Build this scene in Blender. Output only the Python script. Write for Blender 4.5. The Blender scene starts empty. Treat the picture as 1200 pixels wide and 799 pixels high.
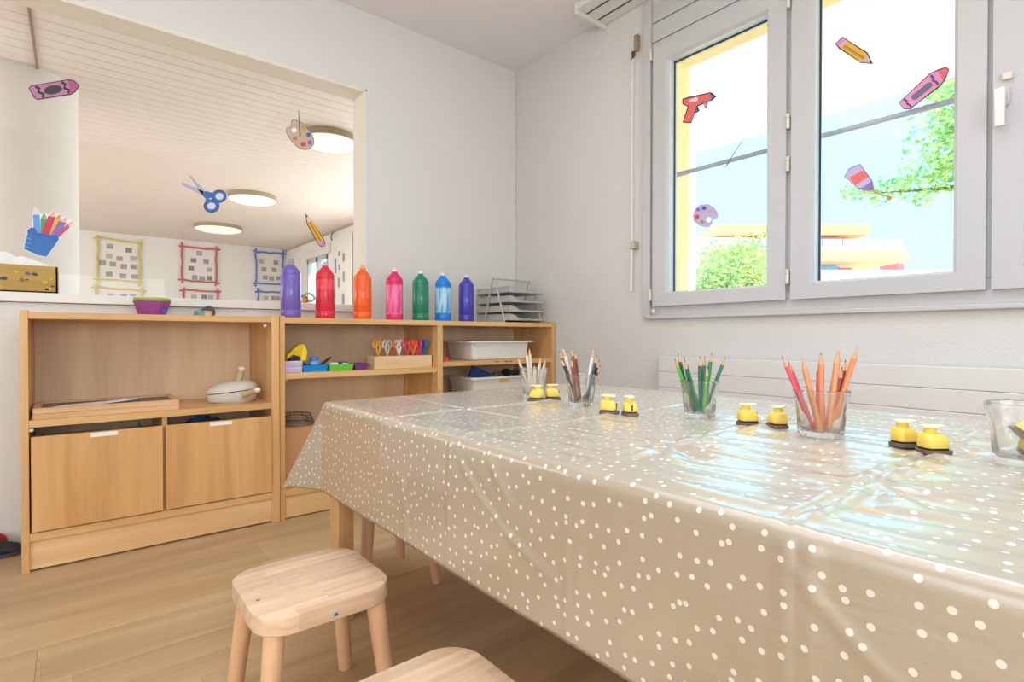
import bpy, bmesh, math, random
from mathutils import Vector, Matrix, noise
random.seed(7)
S = bpy.context.scene
COL = S.collection
PI = math.pi

# ------------------------------------------------------------------ camera
cam_data = bpy.data.cameras.new('camera')
cam = bpy.data.objects.new('camera', cam_data)
COL.objects.link(cam)
YAW, PITCH, ROLL, FPX = 0.887262, -0.009078, 0.000503, 629.59
cam_data.sensor_fit = 'HORIZONTAL'
cam_data.sensor_width = 36.0
cam_data.lens = FPX / 1200 * 36
cam_data.clip_start = 0.02
cam_data.clip_end = 500
fw = Vector((math.cos(YAW)*math.cos(PITCH), math.sin(YAW)*math.cos(PITCH), math.sin(PITCH)))
rt = Vector((math.sin(YAW), -math.cos(YAW), 0))
up = rt.cross(fw)
r2 = rt*math.cos(ROLL) + up*math.sin(ROLL)
u2 = up*math.cos(ROLL) - rt*math.sin(ROLL)
cam.matrix_world = Matrix(((r2.x, u2.x, -fw.x, 0), (r2.y, u2.y, -fw.y, 0), (r2.z, u2.z, -fw.z, 0.77), (0, 0, 0, 1)))
S.camera = cam

# ------------------------------------------------------------------ sky, sun, exposure
world = bpy.data.worlds.new('sky')
S.world = world
world.use_nodes = True
bg = world.node_tree.nodes['Background']
bg.inputs[0].default_value = (0.25, 0.76, 1.0, 1)
bg.inputs[1].default_value = 3.4
sun_data = bpy.data.lights.new('sun', 'SUN')
sun_data.energy = 11.0
sun_data.angle = math.radians(1.0)
sun_data.color = (1.0, 0.95, 0.88)
sun = bpy.data.objects.new('sun', sun_data)
COL.objects.link(sun)
sun.rotation_euler = Vector((-0.45, 0.6, -0.9)).to_track_quat('-Z', 'Y').to_euler()
sun.location = (6, -6, 12)


def area_light(name, loc, size, watts, aim, color=(0.96, 0.985, 0.985)):
    d = bpy.data.lights.new(name, 'AREA')
    d.shape = 'RECTANGLE'
    d.size, d.size_y = size
    d.energy = watts
    d.color = color
    o = bpy.data.objects.new(name, d)
    COL.objects.link(o)
    o.location = loc
    o.rotation_euler = Vector(aim).to_track_quat('-Z', 'Y').to_euler()
    return o


# added area fills, no such sources in the room; playroom_light serves the dome lamps
area_light('room_fill', (-0.5, -2.5, 1.4), (2.8, 1.8), 102, (0, 1, 1.0))
area_light('room_fill', (-2.5, -0.2, 1.1), (2.3, 1.8), 30, (1, 0, 0.0))
area_light('room_fill', (0.2, 0.7, 2.46), (2.0, 2.0), 20, (0, 0, -1))
table_fill_light = area_light('table_fill', (1.15, 0.55, 2.46), (0.8, 1.6), 13, (0, 0, -1), (0.72, 0.93, 1.18))  # added cool fill to brighten the tabletop, no lamp hangs there
table_fill_light.data.spread = math.radians(100)
area_light('playroom_daylight_fill', (-3.1, 7.0, 1.35), (7.0, 1.9), 140, (1, 0, 0.15), (0.985, 0.965, 0.975))  # added fill before a solid wall, no window behind it
area_light('playroom_daylight_fill', (3.2, 5.6, 1.45), (3.8, 1.3), 42, (-1, 0, 0.25), (0.985, 0.965, 0.98))  # added fill standing in for daylight from the right-hand windows
area_light('playroom_light', (1.7, 7.1, 2.36), (0.4, 0.4), 20, (0, 0, -1))

vs = S.view_settings
vs.view_transform = 'Standard'
vs.look = 'None'
vs.gamma = 1.0
vs.use_curve_mapping = False
vs.exposure = 0.0


# ------------------------------------------------------------------ materials
def srgb(r, g, b):
    def f(c):
        c /= 255
        return c/12.92 if c <= 0.04045 else ((c+0.055)/1.055)**2.4
    return (f(r), f(g), f(b), 1)


MATS = {}


def mat(name, rgb=(200, 200, 200), rough=0.5, metal=0.0, spec=0.5, coat=0.0, trans=0.0, emit=0.0, noise_amt=0.06, noise_scale=40, bump=0.0, bump_scale=200, sub=0.0):
    """plain paint / plastic / metal with faint procedural variation"""
    if name in MATS:
        return MATS[name]
    m = bpy.data.materials.new(name)
    m.use_nodes = True
    nt = m.node_tree
    b = nt.nodes['Principled BSDF']
    c = srgb(*rgb)
    tc = nt.nodes.new('ShaderNodeTexCoord')
    nz = nt.nodes.new('ShaderNodeTexNoise')
    nz.inputs['Scale'].default_value = noise_scale
    nz.inputs['Detail'].default_value = 3
    nt.links.new(tc.outputs['Object'], nz.inputs['Vector'])
    mx = nt.nodes.new('ShaderNodeMix')
    mx.data_type = 'RGBA'
    k = 1 - noise_amt
    mx.inputs[6].default_value = (c[0]*k, c[1]*k, c[2]*k, 1)
    mx.inputs[7].default_value = (min(1, c[0]*(1+noise_amt*.6)), min(1, c[1]*(1+noise_amt*.6)), min(1, c[2]*(1+noise_amt*.6)), 1)
    nt.links.new(nz.outputs['Fac'], mx.inputs[0])
    nt.links.new(mx.outputs[2], b.inputs['Base Color'])
    b.inputs['Roughness'].default_value = rough
    b.inputs['Metallic'].default_value = metal
    b.inputs['Specular IOR Level'].default_value = spec
    b.inputs['Coat Weight'].default_value = coat
    b.inputs['Transmission Weight'].default_value = trans
    if sub:
        b.inputs['Subsurface Weight'].default_value = sub
        b.inputs['Subsurface Radius'].default_value = (.01, .01, .01)
    if emit:
        b.inputs['Emission Color'].default_value = c
        b.inputs['Emission Strength'].default_value = emit
    if bump:
        n2 = nt.nodes.new('ShaderNodeTexNoise')
        n2.inputs['Scale'].default_value = bump_scale
        n2.inputs['Detail'].default_value = 4
        nt.links.new(tc.outputs['Object'], n2.inputs['Vector'])
        bp = nt.nodes.new('ShaderNodeBump')
        bp.inputs['Strength'].default_value = bump
        bp.inputs['Distance'].default_value = 0.004
        nt.links.new(n2.outputs['Fac'], bp.inputs['Height'])
        nt.links.new(bp.outputs[0], b.inputs['Normal'])
    MATS[name] = m
    return m


def wood(name, c1, c2, axis='x', rough=0.42, fine=1.0, cathedral=0.5, var=0.0, coat=0.0):
    """grain stretched along one axis, broad figure + fine pores; var = per-piece tone change"""
    if name in MATS:
        return MATS[name]
    m = bpy.data.materials.new(name)
    m.use_nodes = True
    nt = m.node_tree
    L = nt.links
    b = nt.nodes['Principled BSDF']
    tc = nt.nodes.new('ShaderNodeTexCoord')
    oi = nt.nodes.new('ShaderNodeObjectInfo')
    ad = nt.nodes.new('ShaderNodeVectorMath')
    ad.operation = 'ADD'
    cmb = nt.nodes.new('ShaderNodeCombineXYZ')
    ml = nt.nodes.new('ShaderNodeMath')
    ml.operation = 'MULTIPLY'
    ml.inputs[1].default_value = 37.0
    L.new(oi.outputs['Random'], ml.inputs[0])
    for i in range(3):
        L.new(ml.outputs[0], cmb.inputs[i])
    L.new(tc.outputs['Object'], ad.inputs[0])
    L.new(cmb.outputs[0], ad.inputs[1])

    def mapped(sx, long):
        mp = nt.nodes.new('ShaderNodeMapping')
        s = [sx, sx, sx]
        s['xyz'.index(axis)] = long
        mp.inputs['Scale'].default_value = s
        L.new(ad.outputs[0], mp.inputs['Vector'])
        return mp
    n1 = nt.nodes.new('ShaderNodeTexNoise')
    n1.inputs['Scale'].default_value = 1
    n1.inputs['Detail'].default_value = 4
    n1.inputs['Distortion'].default_value = cathedral
    L.new(mapped(11*fine, 1.1*fine).outputs[0], n1.inputs['Vector'])
    n2 = nt.nodes.new('ShaderNodeTexNoise')
    n2.inputs['Scale'].default_value = 1
    n2.inputs['Detail'].default_value = 3
    L.new(mapped(160*fine, 6*fine).outputs[0], n2.inputs['Vector'])
    mm = nt.nodes.new('ShaderNodeMath')
    mm.operation = 'MULTIPLY_ADD'
    L.new(n2.outputs['Fac'], mm.inputs[0])
    mm.inputs[1].default_value = 0.35
    L.new(n1.outputs['Fac'], mm.inputs[2])
    ramp = nt.nodes.new('ShaderNodeValToRGB')
    ramp.color_ramp.elements[0].position = 0.45
    ramp.color_ramp.elements[1].position = 0.88
    ramp.color_ramp.elements[0].color = srgb(*c2)
    ramp.color_ramp.elements[1].color = srgb(*c1)
    L.new(mm.outputs[0], ramp.inputs[0])
    out = ramp.outputs[0]
    if var:
        hs = nt.nodes.new('ShaderNodeHueSaturation')
        mr = nt.nodes.new('ShaderNodeMapRange')
        mr.inputs['To Min'].default_value = 1-var
        mr.inputs['To Max'].default_value = 1+var
        L.new(oi.outputs['Random'], mr.inputs['Value'])
        L.new(mr.outputs[0], hs.inputs['Value'])
        L.new(out, hs.inputs['Color'])
        out = hs.outputs[0]
    L.new(out, b.inputs['Base Color'])
    b.inputs['Roughness'].default_value = rough
    b.inputs['Coat Weight'].default_value = coat
    bp = nt.nodes.new('ShaderNodeBump')
    bp.inputs['Strength'].default_value = 0.08
    bp.inputs['Distance'].default_value = 0.001
    L.new(n2.outputs['Fac'], bp.inputs['Height'])
    L.new(bp.outputs[0], b.inputs['Normal'])
    MATS[name] = m
    return m


def glass_mat(name, tint=(1, 1, 1), refr=0.0, ior=1.45, edge=0.0):
    """clear glass: straight-through + fresnel gloss (+ a share of true refraction for thick glass)"""
    if name in MATS:
        return MATS[name]
    m = bpy.data.materials.new(name)
    m.use_nodes = True
    nt = m.node_tree
    nt.nodes.clear()
    L = nt.links
    o = nt.nodes.new('ShaderNodeOutputMaterial')
    tr = nt.nodes.new('ShaderNodeBsdfTransparent')
    tr.inputs[0].default_value = (*tint, 1)
    gl = nt.nodes.new('ShaderNodeBsdfGlossy')
    gl.inputs['Roughness'].default_value = 0.02
    # Schlick reflectance, the same from both sides of the sheet
    lf = nt.nodes.new('ShaderNodeLayerWeight')
    lf.inputs[0].default_value = 0.5
    pw = nt.nodes.new('ShaderNodeMath')
    pw.operation = 'POWER'
    pw.inputs[1].default_value = 5.0
    L.new(lf.outputs['Facing'], pw.inputs[0])
    fr = nt.nodes.new('ShaderNodeMath')
    fr.operation = 'MULTIPLY_ADD'
    f0 = ((ior-1)/(ior+1))**2
    fr.inputs[1].default_value = 1-f0
    fr.inputs[2].default_value = f0
    L.new(pw.outputs[0], fr.inputs[0])
    base = tr.outputs[0]
    if edge:
        lw = nt.nodes.new('ShaderNodeLayerWeight')
        lw.inputs[0].default_value = 0.35
        t2 = nt.nodes.new('ShaderNodeBsdfTransparent')
        t2.inputs[0].default_value = (1-edge, 1-edge*.9, 1-edge*.8, 1)
        ms = nt.nodes.new('ShaderNodeMixShader')
        L.new(lw.outputs['Facing'], ms.inputs[0])
        L.new(base, ms.inputs[1])
        L.new(t2.outputs[0], ms.inputs[2])
        base = ms.outputs[0]
    if refr:
        rf = nt.nodes.new('ShaderNodeBsdfRefraction')
        rf.inputs['IOR'].default_value = 1.3
        rf.inputs['Roughness'].default_value = 0.0
        ms = nt.nodes.new('ShaderNodeMixShader')
        ms.inputs[0].default_value = refr
        L.new(base, ms.inputs[1])
        L.new(rf.outputs[0], ms.inputs[2])
        base = ms.outputs[0]
    mx = nt.nodes.new('ShaderNodeMixShader')
    L.new(fr.outputs[0], mx.inputs[0])
    L.new(base, mx.inputs[1])
    L.new(gl.outputs[0], mx.inputs[2])
    L.new(mx.outputs[0], o.inputs[0])
    MATS[name] = m
    return m


def leaf_mat(name, rgb, t=0.5):
    m = mat(name, rgb, .55, noise_amt=.25, noise_scale=3)
    nt = m.node_tree
    b = nt.nodes['Principled BSDF']
    o = nt.nodes['Material Output']
    tl = nt.nodes.new('ShaderNodeBsdfTranslucent')
    src = b.inputs['Base Color'].links[0].from_socket
    nt.links.new(src, tl.inputs[0])
    ms = nt.nodes.new('ShaderNodeMixShader')
    ms.inputs[0].default_value = t
    nt.links.new(b.outputs[0], ms.inputs[1])
    nt.links.new(tl.outputs[0], ms.inputs[2])
    nt.links.new(ms.outputs[0], o.inputs[0])
    return m


def tumbler_mat(name):
    """solid clear glass; half of the light passes straight so that what stands inside stays lit"""
    m = bpy.data.materials.new(name)
    m.use_nodes = True
    nt = m.node_tree
    nt.nodes.clear()
    o = nt.nodes.new('ShaderNodeOutputMaterial')
    tr = nt.nodes.new('ShaderNodeBsdfTransparent')
    tr.inputs[0].default_value = (0.985, 0.99, 0.992, 1)
    gl = nt.nodes.new('ShaderNodeBsdfGlass')
    gl.inputs['IOR'].default_value = 1.47
    gl.inputs['Roughness'].default_value = 0.01
    ms = nt.nodes.new('ShaderNodeMixShader')
    ms.inputs[0].default_value = 0.85
    nt.links.new(tr.outputs[0], ms.inputs[1])
    nt.links.new(gl.outputs[0], ms.inputs[2])
    nt.links.new(ms.outputs[0], o.inputs[0])
    return m


# ------------------------------------------------------------------ mesh builder
class MB:
    def __init__(self):
        self.v, self.f, self.mi = [], [], []
        self.m = 0

    def add(self, vs, fs):
        n = len(self.v)
        self.v += [tuple(p) for p in vs]
        for f in fs:
            self.f.append(tuple(i+n for i in f))
            self.mi.append(self.m)
        return self

    def box(self, x0, x1, y0, y1, z0, z1):
        x0, x1 = min(x0, x1), max(x0, x1)
        y0, y1 = min(y0, y1), max(y0, y1)
        z0, z1 = min(z0, z1), max(z0, z1)
        return self.add([(x0, y0, z0), (x1, y0, z0), (x1, y1, z0), (x0, y1, z0), (x0, y0, z1), (x1, y0, z1), (x1, y1, z1), (x0, y1, z1)],
                        [(3, 2, 1, 0), (4, 5, 6, 7), (0, 1, 5, 4), (1, 2, 6, 5), (2, 3, 7, 6), (3, 0, 4, 7)])

    def prism(self, pts, z0, z1, tr=None):
        """polygon pts (x,y) extruded z0..z1; tr maps (x,y,z) to 3D"""
        n = len(pts)
        tr = tr or (lambda x, y, z: (x, y, z))
        vs = [tr(x, y, z0) for x, y in pts] + [tr(x, y, z1) for x, y in pts]
        fs = [tuple(range(n-1, -1, -1)), tuple(range(n, 2*n))]
        fs += [(i, (i+1) % n, n+(i+1) % n, n+i) for i in range(n)]
        return self.add(vs, fs)

    def loft(self, rings, cap0=True, cap1=True):
        n = len(rings[0])
        vs = [p for r in rings for p in r]
        fs = []
        for k in range(len(rings)-1):
            for i in range(n):
                j = (i+1) % n
                fs.append((k*n+i, k*n+j, (k+1)*n+j, (k+1)*n+i))
        if cap0:
            fs.append(tuple(range(n-1, -1, -1)))
        if cap1:
            fs.append(tuple(range((len(rings)-1)*n, len(rings)*n)))
        return self.add(vs, fs)

    def lathe(self, prof, n=24, c=(0, 0, 0), sx=1, sy=1, cap0=True, cap1=True, tr=None):
        tr = tr or (lambda p: p)
        rings = [[tr((c[0]+sx*r*math.cos(2*PI*i/n), c[1]+sy*r*math.sin(2*PI*i/n), c[2]+z)) for i in range(n)] for r, z in prof]
        return self.loft(rings, cap0, cap1)

    def tube(self, path, r, n=8, closed=False, rr=None, flat=1.0):
        P = [Vector(p) for p in path]
        rings = []
        prev = None
        N = len(P)
        for i in range(N):
            if closed:
                d = P[(i+1) % N]-P[i-1]
            else:
                d = P[min(i+1, N-1)]-P[max(i-1, 0)]
            if d.length < 1e-9:
                d = Vector((0, 0, 1))
            d.normalize()
            if prev is None:
                a = Vector((0, 0, 1)) if abs(d.z) < 0.9 else Vector((1, 0, 0))
                u = d.cross(a).normalized()
            else:
                u = (prev - d*prev.dot(d)).normalized()
            prev = u
            w = d.cross(u)
            q = rr[i] if rr else r
            rings.append([tuple(P[i] + u*q*math.cos(2*PI*k/n) + w*q*flat*math.sin(2*PI*k/n)) for k in range(n)])
        if closed:
            m = len(rings)
            vs = [p for g in rings for p in g]
            fs = []
            for k in range(m):
                for i in range(n):
                    fs.append((k*n+i, k*n+(i+1) % n, ((k+1) % m)*n+(i+1) % n, ((k+1) % m)*n+i))
            return self.add(vs, fs)
        return self.loft(rings)

    def xf(self, M, start=0):
        for i in range(start, len(self.v)):
            self.v[i] = tuple(M @ Vector(self.v[i]))
        return self

    def build(self, name, mats, parent=None, smooth=False, bevel=0.0, seg=2):
        me = bpy.data.meshes.new(name)
        me.from_pydata(self.v, [], self.f)
        bm = bmesh.new()
        bm.from_mesh(me)
        bmesh.ops.recalc_face_normals(bm, faces=bm.faces)
        bm.to_mesh(me)
        bm.free()
        if not isinstance(mats, (list, tuple)):
            mats = [mats]
        for mm in mats:
            me.materials.append(mm)
        if len(mats) > 1:
            for p, k in zip(me.polygons, self.mi):
                p.material_index = k
        if smooth:
            for p in me.polygons:
                p.use_smooth = True
        o = bpy.data.objects.new(name, me)
        COL.objects.link(o)
        if parent:
            o.parent = parent
        if bevel:
            bv = o.modifiers.new('bevel', 'BEVEL')
            bv.width = bevel
            bv.segments = seg
            bv.limit_method = 'ANGLE'
            bv.angle_limit = math.radians(40)
        if smooth:
            me.set_sharp_from_angle(angle=math.radians(38))
        return o


def bx(x0, x1, y0, y1, z0, z1):
    return MB().box(x0, x1, y0, y1, z0, z1)


def rrect(w, d, r, n=5):
    out = []
    for cx, cy, a0 in ((w/2-r, d/2-r, 0), (-w/2+r, d/2-r, 90), (-w/2+r, -d/2+r, 180), (w/2-r, -d/2+r, 270)):
        for i in range(n+1):
            a = math.radians(a0+90*i/n)
            out.append((cx+r*math.cos(a), cy+r*math.sin(a)))
    return out


def tag(o, label, cat, group=None, kind=None):
    if label:
        o['label'] = label
    if cat:
        o['category'] = cat
    if group:
        o['group'] = group
    if kind:
        o['kind'] = kind
    return o


def thing(name, label, cat, loc=(0, 0, 0), rz=0.0, group=None):
    o = bpy.data.objects.new(name, None)
    o.empty_display_size = 0.05
    COL.objects.link(o)
    o.location = loc
    o.rotation_euler = (0, 0, rz)
    return tag(o, label, cat, group)


def dup(root, label=None, loc=None, rz=None, group=None):
    def cp(o, par):
        c = o.copy()
        COL.objects.link(c)
        c.parent = par
        for ch in list(o.children):
            cp(ch, c)
        return c
    kids = list(root.children)
    r = root.copy()
    COL.objects.link(r)
    for ch in kids:
        cp(ch, r)
    if label:
        r['label'] = label
    if loc is not None:
        r.location = loc
    if rz is not None:
        r.rotation_euler = (0, 0, rz)
    if group:
        r['group'] = group
    return r


def struct(o, label=None):
    o['kind'] = 'structure'
    if label:
        o['label'] = label
    return o


YA, XB, ZC, YF = 2.715, 2.245, 2.49, 2.335   # back wall, window wall, ceiling, cabinet front

white_wall = mat('white_plaster', (226, 225, 223), 0.9, spec=0.2, noise_amt=0.015, noise_scale=6, bump=0.12, bump_scale=260)
rough_wall = mat('roughcast_plaster', (221, 219, 216), 0.92, spec=0.2, noise_amt=0.02, noise_scale=5, bump=0.55, bump_scale=170)
ceil_paint = mat('ceiling_paint', (240, 236, 238), 0.9, spec=0.2, noise_amt=0.02, noise_scale=3)
trim_white = mat('white_lacquer', (232, 231, 227), 0.35, noise_amt=0.01)
pvc = mat('white_window_profile', (198, 198, 200), 0.3, noise_amt=0.01)
beige_reveal = mat('beige_render', (252, 222, 168), 0.9, spec=0.2, bump=0.4, bump_scale=140, noise_amt=0.06, noise_scale=25)
board_white = mat('pinkish_white_boards', (232, 218, 208), 0.55, noise_amt=0.02, noise_scale=4)
far_white = mat('playroom_white', (240, 238, 233), 0.9, spec=0.2, noise_amt=0.01, noise_scale=4)
pane_glass = glass_mat('window_glass', (0.985, 0.99, 0.99), 0, 1.35)
inner_glass = glass_mat('interior_glass', (0.985, 0.988, 0.985), 0, 1.22)
gasket = mat('dark_gasket', (52, 56, 74), 0.6)
beech_x = wood('beech_along', (232, 190, 132), (205, 154, 96), 'x', 0.4, 1.0, 0.9)
beech_z = wood('beech_upright', (230, 187, 130), (204, 152, 94), 'z', 0.4, 1.0, 0.9)
beech_y = wood('beech_deep', (226, 182, 124), (198, 146, 90), 'y', 0.4, 1.0, 0.9)
beech_pale = wood('beech_back', (244, 216, 182), (226, 192, 154), 'z', 0.5, 1.0, 0.3)
pale_wood = wood('pale_birch', (238, 210, 166), (222, 186, 138), 'x', 0.5, 1.4, 0.6)
metal = mat('brushed_metal', (180, 178, 172), 0.35, 1.0)
hinge_m = mat('hinge_cream', (226, 220, 205), 0.35)
dark = mat('dark_plastic', (40, 38, 38), 0.5)

# ================================================================== THE ROOM
floor_wood = wood('oak_vinyl_plank', (204, 174, 134), (176, 145, 106), 'x', 0.38, 0.45, 1.6, var=0.07)
floor = struct(bx(-2.6, 2.5, -2.6, 2.85, -0.12, -0.006).build('floor', mat('subfloor', (60, 48, 36), 0.9)))
PW, PL = 0.19, 1.28
random.seed(3)
row = 0
y = 2.71
plank_mesh = {}
while y > -2.55:
    off = random.uniform(0, PL)
    x = -2.55 - off
    while x < 2.24:
        a, b = max(x, -2.55), min(x+PL, 2.24)
        if b-a > 0.05:
            key = round(b-a, 3)
            w = b-a
            o = bx(0.0003, w-0.0003, -PW+0.0002, -0.0002, -0.006, 0.0).build('plank', floor_wood, floor)
            o.location = (a, y, 0)
        x += PL
    y -= PW

struct(bx(-2.6, 2.5, -2.6, 2.715, ZC, ZC+0.25).build('ceiling', ceil_paint))

# back wall with the wide opening to the playroom
OX0, OX1, OZ0, OZ1, YB = -1.9, 1.2, 0.895, 2.067, 2.85
w = MB()
w.box(-2.6, OX0, YA, YB, 0, ZC+.25)
w.box(OX1, 2.5, YA, YB, 0, ZC+.25)
w.box(OX0, OX1, YA, YB, 0, OZ0)
w.box(OX0, OX1, YA, YB, OZ1, ZC+.25)
wall_back = struct(w.build('wall_back', white_wall))
reveal_m = mat('warm_white_reveal', (240, 232, 218), 0.6, noise_amt=0.02)
t = MB()
t.box(OX0, OX1-0.004, YA-0.002, YB+0.002, OZ1-0.004, OZ1+0.001)
t.box(OX1-0.004, OX1+0.001, YA-0.002, YB+0.002, OZ0, OZ1)
t.build('reveal_lining', reveal_m, wall_back)
t = MB()
t.box(OX1, OX1+0.012, YA-0.004, YA, OZ0+0.04, OZ1+0.012)
t.box(OX0, OX1+0.012, YA-0.004, YA, OZ1, OZ1+0.012)
t.build('opening_bead', trim_white, wall_back, bevel=0.002)
sill = MB()
sill.box(OX0, OX1, YA-0.018, YB+0.03, 0.897, 0.933)
struct(sill.build('trim_1', trim_white, bevel=0.003), 'white window board along the bottom of the opening')
pane = bx(OX0, OX1-0.004, 2.834, 2.840, 0.933, OZ1-0.004).build('interior_pane', inner_glass, wall_back)
struct(bx(-2.6, 2.245, YA-0.012, YA, 0, 0.05).build('baseboard_back', trim_white, bevel=0.002))
# thin grey strip: shade of the wall corner put into colour
struct(bx(XB-0.004, XB, YA-0.003, YA, 0.0, ZC).build('trim_2', mat('painted_corner_shade', (196, 194, 188), 0.8)))

# window wall
WY0, WY1, WZ0, WZ1, XO = -0.30, 1.646, 0.868, 2.40, 2.47
w = MB()
w.box(XB, XO, WY1, 2.85, 0, ZC+.25)
w.box(XB, XO, -2.6, WY0, 0, ZC+.25)
w.box(XB, XO, WY0, WY1, 0, WZ0)
w.box(XB, XO, WY0, WY1, WZ1, ZC+.25)
wall_right = struct(w.build('wall_right', rough_wall))
struct(bx(XB-0.012, XB, -2.6, YA, 0, 0.05).build('baseboard_right', trim_white, bevel=0.002))
# beige outer reveal
t = MB()
t.box(2.325, XO+0.003, 1.585, WY1, WZ0, 2.225)
t.box(2.325, XO+0.003, WY0, 1.585, 2.16, 2.225)
t.box(2.325, XO+0.003, WY0, WY0+0.06, WZ0, 2.16)
t.box(2.325, XO+0.06, WY0, WY1, WZ0, WZ0+0.09)
t.build('outer_reveal', beige_reveal, wall_right)

# window: fixed frame, three sashes, shutter box boards
fr = MB()
fr.box(XB-0.004, 2.325, 1.60, WY1, WZ0+0.005, 2.225)
fr.box(XB-0.004, 2.325, WY0, WY0+0.05, WZ0+0.005, 2.225)
fr.box(XB-0.004, 2.325, WY0+0.05, 1.60, 2.135, 2.225)
fr.box(XB-0.004, 2.325, WY0+0.05, 1.60, WZ0+0.005, 0.955)
fr.box(XB-0.004, 2.325, 0.955, 1.0, 0.955, 2.135)
fr.box(XB-0.004, 2.325, 0.352, 0.376, 0.955, 2.135)
window = struct(fr.build('window_1', pvc, bevel=0.003))
window['label'] = 'white three sash window with decals on its glass'
sl = bx(XB-0.022, XB+0.002, WY0-0.01, WY1+0.018, 0.855, 0.873).build('window_board', pvc, window, bevel=0.004)
# side jamb board left of the window carrying the shutter crank
jb = bx(XB-0.02, XB, WY1, WY1+0.045, 0.862, 2.44).build('jamb_board', pvc, window, bevel=0.003)
for z0, z1 in ((2.229, 2.318), (2.326, 2.415)):
    bx(XB-0.006, XB+0.03, WY0, WY1-0.001, z0, z1).build('shutter_box_board', pvc, window, bevel=0.002)


def sash(y0, y1, z0=0.917, z1=2.19, gl=0.084, gr=0.084):
    """y0 < y1; sash frame with bevelled members, glazing bead, gasket and pane"""
    m = MB()
    t_, bt = 0.084, 0.068
    x0, x1 = XB-0.024, XB+0.055
    outer = [(y0, z0), (y1, z0), (y1, z1), (y0, z1)]
    inner = [(y0+gr, z0+bt), (y1-gl, z0+bt), (y1-gl, z1-t_), (y0+gr, z1-t_)]
    for i in range(4):
        j = (i+1) % 4
        a, b, c, d = outer[i], outer[j], inner[j], inner[i]
        k = 0.35   # mitred member, with a chamfer toward the glass
        e = tuple(d[q]+(a[q]-d[q])*k*0.4 for q in (0, 1))
        f = tuple(c[q]+(b[q]-c[q])*k*0.4 for q in (0, 1))
        vs_ = [(x0, *a), (x0, *b), (x0, *f), (x0, *e), (x0+0.016, *c), (x0+0.016, *d), (x1, *c), (x1, *d), (x1, *b), (x1, *a)]
        m.add(vs_, [(0, 1, 2, 3), (3, 2, 4, 5), (5, 4, 6, 7), (7, 6, 8, 9), (9, 8, 1, 0)])
    s = m.build('sash', pvc, window)
    g = MB()
    (a0, b0), (a1, b1) = inner[0], inner[2]
    q = 0.006
    g.box(XB+0.030, XB+0.036, a0-0.001, a0+q, b0, b1)
    g.box(XB+0.030, XB+0.036, a1-q, a1+0.001, b0, b1)
    g.box(XB+0.030, XB+0.036, a0, a1, b0-0.001, b0+q*.5)
    g.box(XB+0.030, XB+0.036, a0, a1, b1-q, b1+0.001)
    g.build('gasket', gasket, s)
    bx(XB+0.038, XB+0.044, a0-0.003, a1+0.003, b0-0.003, b1+0.003).build('pane', pane_glass, s)
    return s


s1 = sash(0.985, 1.626)
s2 = sash(0.371, 0.965)
s3 = sash(-0.27, 0.357, gr=0.07)
for yy, zs in ((0.975, (0.98, 1.43, 1.60, 2.08)), (1.635, (0.945, 2.13))):
    for z in zs:
        h = MB()
        h.lathe([(0.007, 0), (0.007, 0.04)], 10, (XB-0.030, yy, z))
        h.lathe([(0.007, 0.042), (0.007, 0.058)], 10, (XB-0.030, yy, z))
        h.box(XB-0.03, XB-0.004, yy-0.004, yy+0.004, z+0.002, z+0.055)
        h.build('hinge', hinge_m, window, smooth=True)
# bottom bearing cap
MB().lathe([(0.010, 0), (0.011, 0.008), (0.007, 0.016)], 10, (XB-0.028, 1.618, 0.885)).build('bearing_cap', hinge_m, window, smooth=True)
# handle on sash 3 stile
hd = MB()
hd.prism(rrect(0.034, 0.062, 0.015), 0, 0.010, lambda x, y, z: (XB-0.024-z, 0.333+x, 1.505+y))
h0 = hd.build('window_handle', pvc, s3, smooth=True, bevel=0.002)
lv = MB()
lv.tube([(XB-0.030, 0.333, 1.508), (XB-0.060, 0.333, 1.508)], 0.009, 10)
lv.prism([(-0.013, 0.016), (0.013, 0.016), (0.012, -0.10), (-0.012, -0.10)], 0, 0.014, lambda x, y, z: (XB-0.072+z+max(0, (-y-0.02))*0.06, 0.335+x, 1.508+y))
lv.build('handle_lever', trim_white, s3, smooth=True, bevel=0.003)
MB().prism(rrect(0.026, 0.022, 0.006), 0, 0.014, lambda x, y, z: (XB-0.024-z, 0.322+x, 1.565+y)).build('sash_lock', hinge_m, s3, smooth=True, bevel=0.002)
# guard bar outside the panes
gb = thing('guard_bar', 'grey horizontal guard bar running across outside the window panes', 'rail', (2.345, 0.65, 1.578))
MB().tube([(0, -0.94, 0), (0, 0.98, 0)], 0.0115, 12).build('bar', mat('grey_steel_rail', (178, 182, 200), 0.4, 0.2), gb, smooth=True)
for yy in (-0.93, 0.965):
    bx(-0.014, 0.014, yy-0.012, yy+0.012, -0.016, 0.016).build('bracket', mat('pale_bracket', (222, 224, 228), 0.4), gb, bevel=0.003)

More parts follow.
